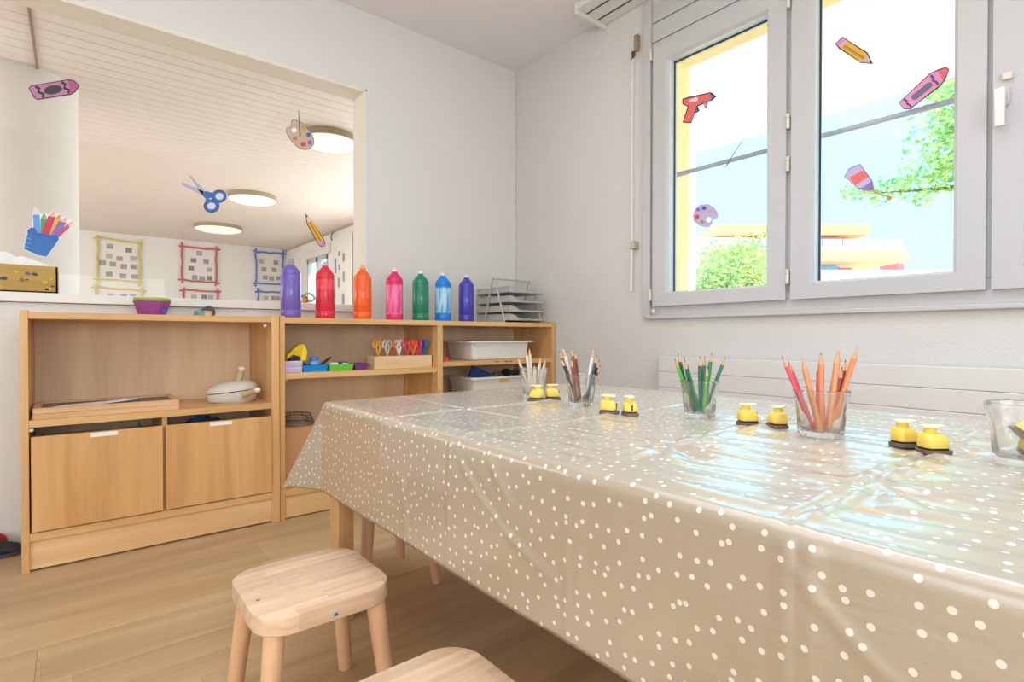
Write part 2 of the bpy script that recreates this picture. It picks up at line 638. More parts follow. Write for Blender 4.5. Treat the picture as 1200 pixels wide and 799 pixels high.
# shutter crank on the jamb
ck = thing('shutter_crank', 'thin white shutter crank rod hanging beside the window on the right wall', 'crank', (XB-0.02, 1.71, 1.0))
bx(-0.004, 0.02, 0.012, 0.034, 1.225, 1.305).build('wall_bracket', mat('tan_metal', (176, 158, 132), 0.4, 0.6), ck, bevel=0.002)
k = MB()
k.lathe([(0.004, -0.012), (0.010, -0.008), (0.011, 0.008), (0.005, 0.014)], 10, (-0.012, 0.03, 1.205))
k.tube([(-0.012, 0.024, 1.20), (-0.012, 0.042, 1.178)], 0.006, 8)
k.build('knuckle', mat('dark_bronze', (92, 80, 66), 0.4, 0.7), ck, smooth=True)
MB().tube([(-0.012, 0.036, 1.19), (-0.012, 0.038, 0.7), (-0.012, 0.036, 0.26)], 0.0048, 8).build('rod', trim_white, ck, smooth=True)
k = MB()
k.box(-0.02, 0.02, 0.016, 0.044, 0.215, 0.255)
k.lathe([(0.006, 0), (0.008, 0.01), (0.006, 0.03)], 10, (-0.012, 0.034, 0.215))
k.build('clip', mat('aged_clip', (190, 182, 168), 0.4, 0.3), ck, smooth=True, bevel=0.002)
MB().tube([(-0.012, 0.037, 0.215), (-0.014, 0.038, 0.10), (-0.014, 0.04, 0.0)], 0.0, 8, rr=[0.005, 0.007, 0.0085]).build('grip', trim_white, ck, smooth=True)

# curtain rail board on the ceiling
cr = thing('curtain_rail', 'white ceiling mounted curtain rail board with two dark slots', 'curtain rail', (2.13, 0.0, ZC))
rb = MB()
rb.box(-0.112, 0.112, -1.6, 1.95, -0.034, 0)
rb.build('board', trim_white, cr, bevel=0.003)
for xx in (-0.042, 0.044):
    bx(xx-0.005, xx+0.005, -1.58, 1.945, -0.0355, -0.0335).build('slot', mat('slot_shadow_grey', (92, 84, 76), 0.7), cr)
bx(-0.114, 0.114, 1.95, 1.964, -0.056, 0).build('end_cap', trim_white, cr, bevel=0.002)

# radiator under the window
ra = thing('radiator', 'flat white panel radiator with horizontal grooves under the window', 'radiator', (2.19, 0.62, 0.12))
zt = 0.552
for i in range(8):
    z1 = zt - i*0.0725
    bx(-0.012, 0.012, -1.2, 0.938, z1-0.0716, z1).build('panel_slat', mat('radiator_enamel', (226, 223, 220), 0.4, noise_amt=0.01), ra, bevel=0.0025)
bx(0.0, 0.04, -1.19, 0.93, -0.02, zt-0.004).build('back_plate', mat('radiator_grey', (196, 192, 188), 0.5), ra)
bx(0.036, 0.052, -0.6, -0.56, 0.1, 0.4).build('wall_bracket', mat('radiator_grey'), ra)
bx(0.036, 0.052, 0.5, 0.54, 0.1, 0.4).build('wall_bracket', mat('radiator_grey'), ra)

# remaining walls behind the camera
struct(bx(-2.75, -2.6, -2.75, 2.85, 0, ZC+.25).build('wall_left', white_wall))
struct(bx(-2.75, 2.47, -2.75, -2.6, 0, ZC+.25).build('wall_front', white_wall))

# ================================================================== THE PLAYROOM BEHIND THE OPENING
PX0, PX1, PY1 = -3.2, 3.3, 11.19
struct(bx(PX0-.15, PX1+.15, 2.85, PY1+.2, -0.12, 0).build('floor', mat('playroom_floor', (200, 184, 166), 0.5)))
pceil = struct(bx(PX0-.15, PX1+.15, 2.85, PY1+.2, ZC+0.012, ZC+0.25).build('ceiling', mat('board_joint', (176, 158, 146), 0.8)))
yy = 2.86
bmesh_first = None
while yy < PY1:
    b = min(0.115, PY1-yy)
    if bmesh_first is None or b < 0.115:
        o = bx(PX0, PX1, 0.002, b-0.002, ZC, ZC+0.011).build('ceiling_board', board_white, pceil)
        o.location.y = yy
        bmesh_first = bmesh_first or o
    else:
        o = bmesh_first.copy()
        COL.objects.link(o)
        o.parent = pceil
        o.location = (0, yy, 0)
    yy += 0.115
struct(bx(PX0-.15, PX1+.15, PY1, PY1+.2, 0, ZC+.25).build('wall_far', far_white))
w = MB()
x0, x1 = PX1, PX1+.15
for a, b in ((2.85, 3.6), (7.6, 8.93), (9.95, PY1)):
    w.box(x0, x1, a, b, 0, ZC+.25)
for a, b in ((3.6, 7.6), (8.93, 9.95)):
    w.box(x0, x1, a, b, 0, 0.85)
    w.box(x0, x1, a, b, 2.14, ZC+.25)
struct(w.build('wall_playroom_right', far_white))
w = MB()
w.box(PX0-.15, PX0, 2.85, PY1, 0, ZC+.25)
struct(w.build('wall_playroom_left', far_white))
w = MB()
w.box(PX0-.15, -2.75, 2.70, 2.85, 0, ZC+.25)
w.box(2.47, PX1+.15, 2.70, 2.85, 0, ZC+.25)
struct(w.build('wall_playroom_front', far_white))
for n, (a, b) in enumerate(((8.93, 9.95), (3.6, 7.6))):  # second window is unseen, added to let light into the playroom
    f = MB()
    for q in (a, b-0.06):
        f.box(x0-0.01, x0+0.06, q, q+0.06, 0.85, 2.14)
    mid = (a+b)/2
    f.box(x0-0.01, x0+0.06, mid-0.05, mid+0.05, 0.85, 2.14)
    f.box(x0-0.01, x0+0.06, a, b, 0.85, 0.91)
    f.box(x0-0.01, x0+0.06, a, b, 2.07, 2.14)
    wn = struct(f.build('window_%d' % (2+n), pvc, bevel=0.004))
    bx(x0+0.02, x0+0.026, a+.05, b-.05, 0.9, 2.08).build('pane', pane_glass, wn)
rb = thing('roller_blind_box', 'white shutter box above the far playroom window', 'blind', (3.3, 9.4, 2.2))
bx(-0.04, -0.001, -0.62, 0.62, -0.05, 0.12).build('box', trim_white, rb, bevel=0.004)
# white side panel and its hook next to the window
pn = thing('panel', 'tall white panel with photos beside the far playroom window', 'panel', (3.285, 8.28, 0.9))
bx(-0.014, 0.0, -0.40, 0.36, 0.0, 1.45).build('board', mat('pinboard_white', (236, 234, 228), 0.7), pn, bevel=0.002)
MB().tube([(-0.03, 0.36, 1.42), (-0.04, 0.36, 1.50), (-0.02, 0.31, 1.56)], 0.012, 8).build('hook', mat('grey_hook', (120, 118, 116), 0.5), pn, smooth=True)
ph_cols = [(120, 150, 190), (140, 150, 150), (170, 150, 160), (150, 150, 170), (160, 170, 180), (190, 180, 190), (150, 165, 200), (170, 160, 165)]
ph_lab = ['tall blue photo print at the left of the white panel', 'small dark photo print highest in the middle of the white panel', 'greenish photo print below the dark one on the white panel', 'small photo print at the upper right of the white panel',
          'pale blue photo print in the middle of the white panel', 'pinkish photo print at the lower left of the white panel', 'tall blue photo print at the lower right of the white panel', 'grey photo print at the right middle of the white panel']
ph_pos = [(8.52, 1.90, .10, .26), (8.36, 2.08, .10, .10), (8.36, 1.86, .09, .12), (8.18, 2.0, .10, .16), (8.38, 1.62, .12, .18), (8.56, 1.45, .10, .16), (8.20, 1.28, .12, .34), (8.18, 1.70, .10, .18)]
for (py, pz, w_, h_), c, l in zip(ph_pos, ph_cols, ph_lab):
    t = thing('photo_print', l, 'photo', (3.269, py, pz), 0, 'photo prints on the white panel')
    bx(0, 0.002, -w_/2, w_/2, -h_/2, h_/2).build('paper', mat('photo_white', (235, 233, 230), 0.5), t)
    bx(-0.001, 0.0005, -w_/2+.012, w_/2-.012, -h_/2+.014, h_/2-.014).build('picture', mat('photo_tone_%d_%d_%d' % c, c, 0.4, noise_amt=0.5, noise_scale=18), t)

struct(tag(bx(PX1-0.02, PX1, 7.6, PY1, ZC-0.03, ZC).build('trim_5', mat('beige_cove', (190, 172, 152), .7)), 'thin beige cove strip along the playroom ceiling', None))
# round column
cl = MB()
cl.lathe([(0.30, 0), (0.30, ZC)], 48, (-0.27, 4.89, 0))
struct(tag(cl.build('trim_3', mat('column_plaster', (236, 230, 223), 0.85, noise_amt=0.01), smooth=True), 'thick round white column in the playroom', None))
struct(tag(bx(-0.181, -0.168, 3.1, 4.62, ZC-0.012, ZC).build('trim_4', mat('brown_cable_strip', (150, 122, 100), 0.6)), 'thin brown cable strip on the boarded ceiling', None))

# dome lamps
def dome_lamp(label, x, y, r):
    t = thing('ceiling_lamp', label, 'lamp', (x, y, ZC), 0, 'round playroom ceiling lamps')
    MB().lathe([(r, -0.055), (r, 0)], 40).build('base_ring', mat('lamp_ring', (168, 152, 122), 0.5), t, smooth=True)
    MB().lathe([(r*.985, -0.056), (r*.93, -0.066), (r*.80, -0.080), (r*.55, -0.093), (r*.25, -0.099), (0.002, -0.10)], 40).build('diffuser', mat('opal_diffuser', (250, 246, 236), 0.4, emit=0.45), t, smooth=True)


dome_lamp('round white ceiling lamp nearest, behind the palette decal', 1.712, 4.60, .235)
dome_lamp('round white ceiling lamp in the middle, right of the scissors decal', 1.70, 7.12, .27)
dome_lamp('round white ceiling lamp farthest away, below the scissors decal', 1.76, 9.44, .33)

# stick framed photo posters on the far wall
random.seed(11)
photo_mats = [mat('child_photo_%d' % i, c, 0.5, noise_amt=0.6, noise_scale=30) for i, c in enumerate([(176, 166, 176), (190, 172, 164), (166, 174, 166), (180, 172, 190), (150, 146, 150), (206, 194, 186)])]


def stick_frame(label, color, x0, x1, z0, z1, pics, tilt=0.0):
    t = thing('photo_poster', label, 'poster', ((x0+x1)/2, PY1-0.004, z0), 0, 'stick framed posters on the far wall')
    w_, h_ = x1-x0, z1-z0
    cm = mat('painted_stick_'+color, dict(yellow=(226, 208, 116), red=(218, 104, 116), blue=(112, 130, 214))[color], 0.7, noise_amt=0.3, noise_scale=9)
    bx(-w_/2+.02, w_/2-.02, -0.004, 0.002, 0.02, h_-.02).build('paper', mat('poster_paper', (240, 236, 232), 0.8), t)
    e = 0.06
    for a, b in (((-w_/2-e, 0), (w_/2+e, 0)), ((-w_/2-e, h_), (w_/2+e, h_)), ((-w_/2, -e), (-w_/2, h_+e)), ((w_/2, -e), (w_/2, h_+e))):
        pts = []
        for i in range(7):
            s = i/6
            pts.append((a[0]+(b[0]-a[0])*s+random.uniform(-.012, .012), -0.02, a[1]+(b[1]-a[1])*s+random.uniform(-.012, .012)+tilt*(a[0]+(b[0]-a[0])*s)))
        MB().tube(pts, 0.0155, 7).build('stick', cm, t, smooth=True)
    for px_, pz_ in pics:
        X, Z = -w_/2+px_*w_, pz_*h_
        bx(X-.044, X+.044, -0.008, -0.003, Z-.040, Z+.040).build('photo', random.choice(photo_mats), t)


P_Y = [(.29, .84), (.74, .78), (.28, .6), (.52, .55), (.85, .58), (.12, .42), (.36, .40), (.62, .36), (.86, .37), (.27, .15), (.6, .12), (.88, .12)]
P_R = [(.5, .84), (.33, .62), (.70, .6), (.26, .38), (.80, .37), (.36, .12), (.58, .1), (.8, .12)]
P_B = [(.22, .70), (.75, .70), (.3, .46), (.68, .46), (.35, .2), (.58, .18), (.85, .2)]
P_L = [(.3, .8), (.6, .8), (.8, .8), (.3, .3), (.7, .3)]
stick_frame('white photo poster framed by yellow sticks, upper one on the left', 'yellow', 0.30, 0.87, 1.70, 2.37, P_Y, -.03)
stick_frame('white photo poster framed by yellow sticks, lower one half hidden by the sill', 'yellow', 0.28, 0.90, 0.95, 1.56, P_L, -.03)
stick_frame('white photo poster framed by red sticks, upper one in the middle', 'red', 1.50, 2.04, 1.76, 2.37, P_R, -.03)
stick_frame('white photo poster framed by red sticks, lower one half hidden by the sill', 'red', 1.52, 2.06, 1.05, 1.59, P_L)
stick_frame('white photo poster framed by blue sticks, upper one on the right', 'blue', 2.72, 3.22, 1.79, 2.40, P_B)
stick_frame('white photo poster framed by blue sticks, lower one behind the violet bottle', 'blue', 2.76, 3.24, 1.05, 1.63, P_L)
# coloured loops on the playroom side of the sill
lt = thing('toy_rings', 'tangle of coloured plastic rings on the sill behind the violet bottle', 'toy', (0.93, 2.90, 0.933))
bx(-0.045, 0.05, -0.03, 0.03, 0.0, 0.012).build('base', mat('toy_white', (235, 235, 235), 0.5), lt, bevel=0.003)
for cx_, cz_, r_, c, nm in ((-0.012, 0.034, .026, (240, 180, 50), 'ring'), (0.008, 0.03, .022, (232, 84, 60), 'ring'), (0.038, 0.042, .026, (110, 205, 165), 'ring'), (-0.03, 0.058, .016, (100, 150, 220), 'ring')):
    MB().tube([(cx_+r_*1.1*math.cos(2*PI*i/16), 0.004*math.sin(4*PI*i/16), cz_+r_*math.sin(2*PI*i/16)*.8) for i in range(16)], 0.006, 7, closed=True).build(nm, mat('toy_%d' % c[0], c, 0.4), lt, smooth=True)

# painted wooden box with paper on the sill, far left
pb = thing('paper_box', 'paint smeared wooden box of paper towels on the sill', 'box', (-0.16, 2.774, 0.933))
pm = wood('paint_smeared_wood', (196, 164, 84), (172, 138, 70), 'x', 0.6, 1.0, 1.5)
b_ = MB()
W_, D_, H_ = 0.112, 0.055, 0.103
for a in ((-W_, W_, -D_, -D_+.008), (-W_, W_, D_-.008, D_), (-W_, -W_+.008, -D_, D_), (W_-.008, W_, -D_, D_)):
    b_.box(a[0], a[1], a[2], a[3], 0, H_)
b_.box(-W_, W_, -D_, D_, 0, 0.008)
b_.build('box_body', pm, pb, bevel=0.0015)
random.seed(5)
for i in range(14):
    a, z = random.uniform(-.10, .10), random.uniform(.015, .09)
    c = random.choice([(110, 92, 150), (70, 66, 84), (214, 178, 60), (150, 90, 80)])
    rr_ = random.uniform(.004, .010)
    MB().prism([(a+rr_*random.uniform(.7, 1.5)*math.cos(2*PI*k/8), z+rr_*random.uniform(.5, 1)*math.sin(2*PI*k/8)) for k in range(8)], 0, 0.0008, lambda x, y, q: (x, -D_-q, y)).build('paint_spot', mat('paint_spot_%d' % c[0], c, 0.6), pb)
for i, (a, rz_) in enumerate(((-.035, .2), (0.012, -.15), (0.045, .1))):
    m_ = MB()
    pts = [(-.05, 0), (-.035, .042), (-.005, .056), (.03, .034), (.055, .0)]
    m_.prism([(x, z) for x, z in pts], -0.018, 0.018, lambda x, y, q: (a+x, q*1.5+x*rz_, H_-.004+y*(1-.25*i)))
    m_.build('paper_towel', mat('paper_white', (250, 249, 248), 0.8, noise_amt=.05, noise_scale=60), pb, bevel=0.004)

# ================================================================== DECALS ON THE GLASS
DC = dict(ink=(40, 32, 48), mauve=(190, 128, 168), magenta=(184, 84, 134), charcoal=(60, 54, 60), brown=(126, 104, 92), tan=(206, 182, 164), white=(250, 248, 244), olive=(190, 176, 70), blue=(46, 112, 188),
          rust=(196, 138, 96), red=(214, 74, 92), purple=(140, 110, 190), navy=(30, 56, 110), steel=(178, 176, 196), pale=(222, 218, 236), cream=(238, 214, 180), amber=(232, 176, 62), ochre=(190, 134, 46), pink=(226, 140, 176),
          sky=(104, 160, 230), green=(84, 160, 96), leaf=(110, 176, 120), crimson=(200, 62, 90), blush=(238, 186, 176), royal=(56, 96, 190), coral=(238, 110, 110), slate=(112, 110, 138), lilac=(196, 182, 222), pinkish=(232, 150, 196), rose=(238, 106, 128), grape=(104, 72, 124), violet=(140, 120, 180))
DECALS = [
 ('crayon_sticker', 'y', [
  ('outline', 'ink', 0, [(-0.1267,1.7515),(-0.0133,1.8107),(0.0055,1.8111),(0.0224,1.7953),(0.01,1.7665),(-0.0056,1.7499),(-0.1062,1.7012),(-0.1176,1.704),(-0.1342,1.7401)]),
  ('wrapper', 'mauve', 1, [(-0.1236,1.7499),(-0.0146,1.806),(-0.0069,1.7538),(-0.1062,1.7055),(-0.1144,1.7065),(-0.1311,1.7402)]),
  ('tip', 'magenta', 1, [(-0.0146,1.806),(0.0035,1.8071),(0.019,1.7943),(0.008,1.7694),(-0.0069,1.7538)]),
  ('oval', 'charcoal', 2, [(-0.0324,1.7677),(-0.0344,1.7588),(-0.0417,1.749),(-0.0528,1.7401),(-0.0654,1.734),(-0.0771,1.7319),(-0.0856,1.7341),(-0.0892,1.7401),(-0.0872,1.7488),(-0.0801,1.7585),(-0.0692,1.7673),(-0.0566,1.7735),(-0.0448,1.7758),(-0.0362,1.7737)]),
  ('band', 'ink', 2, [(-0.1159,1.746),(-0.1049,1.743),(-0.1091,1.7285),(-0.0931,1.7244),(-0.0959,1.7143),(-0.0884,1.7145),(-0.0872,1.7326),(-0.1029,1.7362),(-0.0981,1.7496),(-0.1124,1.756)]),
  ('band', 'ink', 2, [(-0.0367,1.7872),(-0.0264,1.7832),(-0.0302,1.7668),(-0.0153,1.7637),(-0.0176,1.7532),(-0.0096,1.7541),(-0.0091,1.7721),(-0.0234,1.7743),(-0.0191,1.7895),(-0.0325,1.7973)]),
 ]),
 ('palette_sticker', 'y', [
  ('outline', 'brown', 0, [(0.8613,1.867),(0.8744,1.8738),(0.8959,1.8713),(0.918,1.8636),(0.9425,1.8436),(0.9627,1.8236),(0.9757,1.7988),(0.9752,1.7711),(0.9579,1.7432),(0.9308,1.7302),(0.9039,1.7291),(0.8736,1.7473),(0.847,1.7755),(0.8345,1.7998),(0.8364,1.8205),(0.8572,1.8328)]),
  ('board', 'tan', 1, [(0.8629,1.8646),(0.8755,1.8711),(0.8962,1.8681),(0.9171,1.8602),(0.9398,1.8411),(0.9594,1.8226),(0.9726,1.7991),(0.9725,1.7724),(0.9559,1.7455),(0.9297,1.7331),(0.9038,1.7323),(0.8752,1.7505),(0.85,1.7772),(0.8376,1.8001),(0.8392,1.8199),(0.8596,1.8313)]),
  ('hole', 'white', 2, [(0.8872,1.8218),(0.8858,1.8161),(0.8821,1.8108),(0.8767,1.8072),(0.8708,1.8058),(0.8655,1.8069),(0.8618,1.8103),(0.8605,1.8153),(0.8619,1.821),(0.8655,1.8262),(0.8709,1.8299),(0.8768,1.8313),(0.8821,1.8302),(0.8858,1.8268)]),
  ('paint_blob', 'olive', 2, [(0.934,1.8362),(0.93,1.832),(0.9244,1.8296),(0.9183,1.8297),(0.913,1.8321),(0.9094,1.8364),(0.9083,1.8418),(0.9099,1.8471),(0.9139,1.8514),(0.9195,1.8537),(0.9255,1.8537),(0.9309,1.8513),(0.9345,1.847),(0.9356,1.8416)]),
  ('paint_blob', 'blue', 2, [(0.9581,1.8157),(0.9569,1.8105),(0.9536,1.8058),(0.9488,1.8025),(0.9436,1.8013),(0.9389,1.8023),(0.9356,1.8055),(0.9345,1.8101),(0.9357,1.8152),(0.9389,1.8199),(0.9437,1.8232),(0.9489,1.8245),(0.9536,1.8234),(0.9569,1.8203)]),
  ('paint_blob', 'rust', 2, [(0.8918,1.781),(0.8905,1.7759),(0.8867,1.7712),(0.8814,1.7678),(0.8754,1.7664),(0.8701,1.7673),(0.8664,1.7703),(0.8651,1.7748),(0.8665,1.7799),(0.8702,1.7847),(0.8755,1.788),(0.8814,1.7894),(0.8868,1.7886),(0.8905,1.7856)]),
  ('paint_blob', 'red', 2, [(0.9343,1.7622),(0.9329,1.7564),(0.9289,1.7511),(0.9232,1.7474),(0.9168,1.746),(0.9112,1.7472),(0.9072,1.7506),(0.9058,1.7557),(0.9073,1.7615),(0.9112,1.7667),(0.9169,1.7704),(0.9233,1.7719),(0.929,1.7708),(0.9329,1.7673)]),
  ('paint_blob', 'purple', 2, [(0.9646,1.7773),(0.9634,1.7715),(0.9601,1.7664),(0.9553,1.7629),(0.95,1.7617),(0.9453,1.7631),(0.942,1.7667),(0.9409,1.7719),(0.9421,1.7776),(0.9454,1.7828),(0.9501,1.7863),(0.9554,1.7875),(0.9601,1.7861),(0.9634,1.7825)]),
  ('brush', 'brown', 3, [(0.8942,1.9248),(0.8967,1.9255),(0.9011,1.8743),(0.9073,1.7987),(0.904,1.7881),(0.8995,1.7953),(0.8959,1.873)]),
 ]),
 ('scissors_sticker', 'y', [
  ('outline', 'navy', 0, [(0.5623,1.4311),(0.5604,1.4202),(0.5549,1.41),(0.5465,1.4016),(0.5361,1.3962),(0.525,1.3944),(0.5147,1.3966),(0.5065,1.4023),(0.5012,1.4107),(0.4995,1.4208),(0.5013,1.4315),(0.5067,1.4416),(0.5149,1.45),(0.5252,1.4555),(0.5363,1.4574),(0.5467,1.4554),(0.5551,1.4498),(0.5605,1.4413)]),
  ('outline', 'navy', 0, [(0.5323,1.381),(0.5303,1.37),(0.5246,1.3595),(0.5158,1.351),(0.505,1.3455),(0.4934,1.3438),(0.4827,1.3462),(0.4741,1.3521),(0.4687,1.3607),(0.4669,1.371),(0.4688,1.382),(0.4743,1.3923),(0.4829,1.4008),(0.4936,1.4064),(0.5052,1.4083),(0.516,1.4061),(0.5248,1.4002),(0.5304,1.3915)]),
  ('blade', 'steel', 1, [(0.405,1.5071),(0.4177,1.4988),(0.475,1.4395),(0.4601,1.4222),(0.443,1.4458)]),
  ('blade', 'steel', 1, [(0.3773,1.4633),(0.3881,1.4643),(0.4689,1.4375),(0.4584,1.4199),(0.3814,1.4535)]),
  ('handle', 'blue', 1, [(0.5587,1.4305),(0.5569,1.4209),(0.552,1.4119),(0.5445,1.4047),(0.5354,1.4),(0.5257,1.3985),(0.5167,1.4003),(0.5094,1.4051),(0.5046,1.4124),(0.503,1.4214),(0.5047,1.4308),(0.5095,1.4397),(0.5169,1.447),(0.5259,1.4517),(0.5356,1.4534),(0.5447,1.4517),(0.5521,1.4469),(0.557,1.4395)]),
  ('handle', 'blue', 1, [(0.5287,1.3805),(0.5268,1.3706),(0.5217,1.3614),(0.5138,1.354),(0.5043,1.3493),(0.4941,1.3478),(0.4847,1.3497),(0.477,1.3548),(0.472,1.3624),(0.4703,1.3716),(0.4721,1.3813),(0.4772,1.3904),(0.4849,1.3978),(0.4943,1.4026),(0.5045,1.4042),(0.514,1.4025),(0.5218,1.3974),(0.5269,1.3898)]),
  ('shank', 'blue', 2, [(0.4584,1.4219),(0.475,1.4415),(0.5111,1.4366),(0.5083,1.4143),(0.4889,1.4111),(0.4949,1.3922),(0.4774,1.3825),(0.4748,1.4068)]),
  ('finger_hole', 'pale', 3, [(0.5496,1.429),(0.5479,1.4217),(0.5431,1.4154),(0.5362,1.4112),(0.5286,1.4099),(0.5218,1.4119),(0.5171,1.4167),(0.5154,1.4234),(0.5171,1.4306),(0.5219,1.437),(0.5287,1.4412),(0.5363,1.4425),(0.5432,1.4405),(0.5479,1.4357)]),
  ('finger_hole', 'pale', 3, [(0.5162,1.3786),(0.5144,1.3714),(0.5094,1.3651),(0.5023,1.3609),(0.4944,1.3598),(0.4874,1.3618),(0.4825,1.3666),(0.4808,1.3732),(0.4826,1.3803),(0.4875,1.3866),(0.4945,1.3908),(0.5024,1.392),(0.5095,1.39),(0.5144,1.3852)]),
 ]),
 ('pencil_sticker', 'y', [
  ('outline', 'ink', 0, [(0.9294,1.4024),(0.9576,1.3759),(1.0261,1.28),(1.0335,1.2603),(1.0272,1.2435),(1.0061,1.2394),(0.9901,1.2574),(0.9359,1.3511)]),
  ('wood_point', 'cream', 1, [(0.9324,1.3992),(0.9612,1.3716),(0.9401,1.3541)]),
  ('lead', 'ink', 2, [(0.9312,1.4002),(0.942,1.3908),(0.9354,1.3844)]),
  ('barrel', 'amber', 1, [(0.9401,1.3541),(0.9612,1.3716),(1.0198,1.2793),(0.9926,1.2602)]),
  ('stripe', 'ochre', 2, [(0.9473,1.3599),(0.9539,1.3651),(1.0111,1.2727),(1.0031,1.2675)]),
  ('ferrule', 'steel', 2, [(0.9926,1.2602),(1.0198,1.2793),(1.0229,1.2734),(0.9963,1.2544)]),
  ('eraser', 'pink', 1, [(0.9963,1.2544),(1.0229,1.2734),(1.0298,1.2599),(1.0247,1.247),(1.0074,1.2433)]),
 ]),
 ('pencil_cup_sticker', 'y', [
  ('backing', 'white', 0, [(-0.1427,1.1839),(-0.1261,1.1994),(-0.1258,1.2473),(-0.1181,1.28),(-0.1089,1.2639),(-0.0988,1.2502),(-0.0903,1.2646),(-0.0817,1.2526),(-0.0587,1.2774),(-0.0531,1.2584),(-0.0431,1.2633),(-0.0369,1.2487),(-0.022,1.2553),(-0.0194,1.2408),(0.0021,1.2427),(-0.0102,1.2084),(-0.0463,1.1685),(-0.0437,1.1603),(-0.0836,1.0831),(-0.1096,1.0854),(-0.1535,1.1078),(-0.142,1.1724)]),
  ('pencil', 'sky', 1, [(-0.1241,1.2466),(-0.1039,1.2494),(-0.1005,1.174),(-0.122,1.1714)]),
  ('pencil_point', 'pale', 1, [(-0.1241,1.2466),(-0.1176,1.2777),(-0.1039,1.2494)]),
  ('pencil', 'green', 1, [(-0.1015,1.2329),(-0.0836,1.2354),(-0.0903,1.1752),(-0.1005,1.174)]),
  ('pencil_point', 'leaf', 1, [(-0.1015,1.2329),(-0.0903,1.2615),(-0.0822,1.239)]),
  ('pencil', 'amber', 2, [(-0.055,1.2445),(-0.0401,1.2431),(-0.0619,1.1701),(-0.0775,1.17)]),
  ('pencil_point', 'olive', 2, [(-0.055,1.2445),(-0.0437,1.2604),(-0.0401,1.2424)]),
  ('pencil', 'crimson', 3, [(-0.0783,1.248),(-0.0563,1.246),(-0.0775,1.1683),(-0.1018,1.1722)]),
  ('pencil_point', 'blush', 3, [(-0.0783,1.248),(-0.0582,1.2747),(-0.0563,1.246)]),
  ('pencil', 'red', 2, [(-0.0195,1.2235),(-0.0129,1.2105),(-0.0463,1.1668),(-0.0593,1.1687)]),
  ('pencil_point', 'blush', 2, [(-0.02,1.2245),(-0.0001,1.2406),(-0.0129,1.2105)]),
  ('pencil', 'purple', 3, [(-0.0459,1.232),(-0.0235,1.2275),(-0.0489,1.1682),(-0.0736,1.167)]),
  ('pencil_point', 'blush', 3, [(-0.0459,1.232),(-0.0225,1.2531),(-0.0235,1.2275)]),
  ('cup', 'blue', 4, [(-0.1407,1.1825),(-0.1294,1.1956),(-0.1194,1.1952),(-0.1106,1.1762),(-0.0515,1.1714),(-0.0463,1.16),(-0.0582,1.1347),(-0.0844,1.0861),(-0.1086,1.0888),(-0.151,1.1098),(-0.1395,1.1727)]),
  ('cup_rim', 'royal', 5, [(-0.1402,1.1833),(-0.1294,1.1956),(-0.1194,1.1946),(-0.1119,1.1777),(-0.0502,1.1712),(-0.0463,1.16),(-0.0516,1.1542),(-0.1132,1.1674),(-0.1395,1.1727)]),
  ('rib', 'sky', 5, [(-0.1433,1.1555),(-0.1284,1.1506),(-0.1289,1.1465),(-0.1443,1.1514)]),
  ('rib', 'sky', 5, [(-0.1459,1.1386),(-0.1315,1.1335),(-0.132,1.1294),(-0.1469,1.1345)]),
  ('rib', 'sky', 5, [(-0.1485,1.1217),(-0.1336,1.1166),(-0.1344,1.1125),(-0.1495,1.1176)]),
 ]),
 ('glue_gun_sticker', 'x', [
  ('outline', 'ink', 0, [(1.4702,1.914),(1.3498,1.8954),(1.322,1.8652),(1.3443,1.8552),(1.3648,1.8571),(1.3679,1.8285),(1.3799,1.8324),(1.3877,1.8529),(1.4176,1.8517),(1.4075,1.8274),(1.4321,1.8232),(1.4513,1.7826),(1.4989,1.8012),(1.4712,1.8683),(1.5004,1.8903),(1.5005,1.9151)]),
  ('gun_body', 'coral', 1, [(1.4656,1.9073),(1.352,1.8902),(1.3465,1.8608),(1.4233,1.8566),(1.4321,1.8272),(1.4547,1.7887),(1.4919,1.8031),(1.4631,1.8677),(1.4946,1.8904),(1.4946,1.909)]),
  ('nozzle', 'slate', 1, [(1.3498,1.8836),(1.3284,1.8674),(1.3465,1.8638)]),
  ('gauge', 'pale', 2, [(1.4575,1.8984),(1.4212,1.8962),(1.4144,1.8858),(1.4233,1.8778),(1.4597,1.8839)]),
  ('trigger', 'slate', 2, [(1.4288,1.8484),(1.4142,1.8315),(1.4367,1.8297)]),
  ('feed_stick', 'steel', 1, [(1.3899,1.8656),(1.3768,1.8631),(1.3701,1.8341),(1.3788,1.836)]),
 ]),
 ('pencil_sticker', 'x', [
  ('outline', 'ink', 0, [(0.8293,1.8982),(0.8026,1.9156),(0.7863,1.8965),(0.7177,1.82),(0.7009,1.7708),(0.7399,1.7892),(0.8157,1.8745)]),
  ('eraser', 'pink', 1, [(0.8255,1.8966),(0.8018,1.9112),(0.7922,1.899),(0.8157,1.8819)]),
  ('ferrule', 'lilac', 1, [(0.8157,1.8819),(0.7922,1.899),(0.7863,1.8916),(0.8097,1.8745)]),
  ('barrel', 'amber', 1, [(0.8097,1.8745),(0.7863,1.8916),(0.7218,1.8177),(0.7399,1.7932)]),
  ('stripe', 'ochre', 2, [(0.8009,1.8749),(0.7943,1.8803),(0.7259,1.8059),(0.7329,1.7992)]),
  ('wood_point', 'tan', 1, [(0.7399,1.7932),(0.7218,1.8177),(0.7037,1.775)]),
  ('lead', 'ink', 2, [(0.7133,1.7812),(0.7092,1.7898),(0.703,1.774)]),
 ]),
 ('crayon_sticker', 'x', [
  ('outline', 'ink', 0, [(0.6211,1.6028),(0.53,1.6743),(0.51,1.6776),(0.4873,1.6784),(0.477,1.6665),(0.4893,1.6309),(0.5032,1.6171),(0.5848,1.5674),(0.6062,1.5736)]),
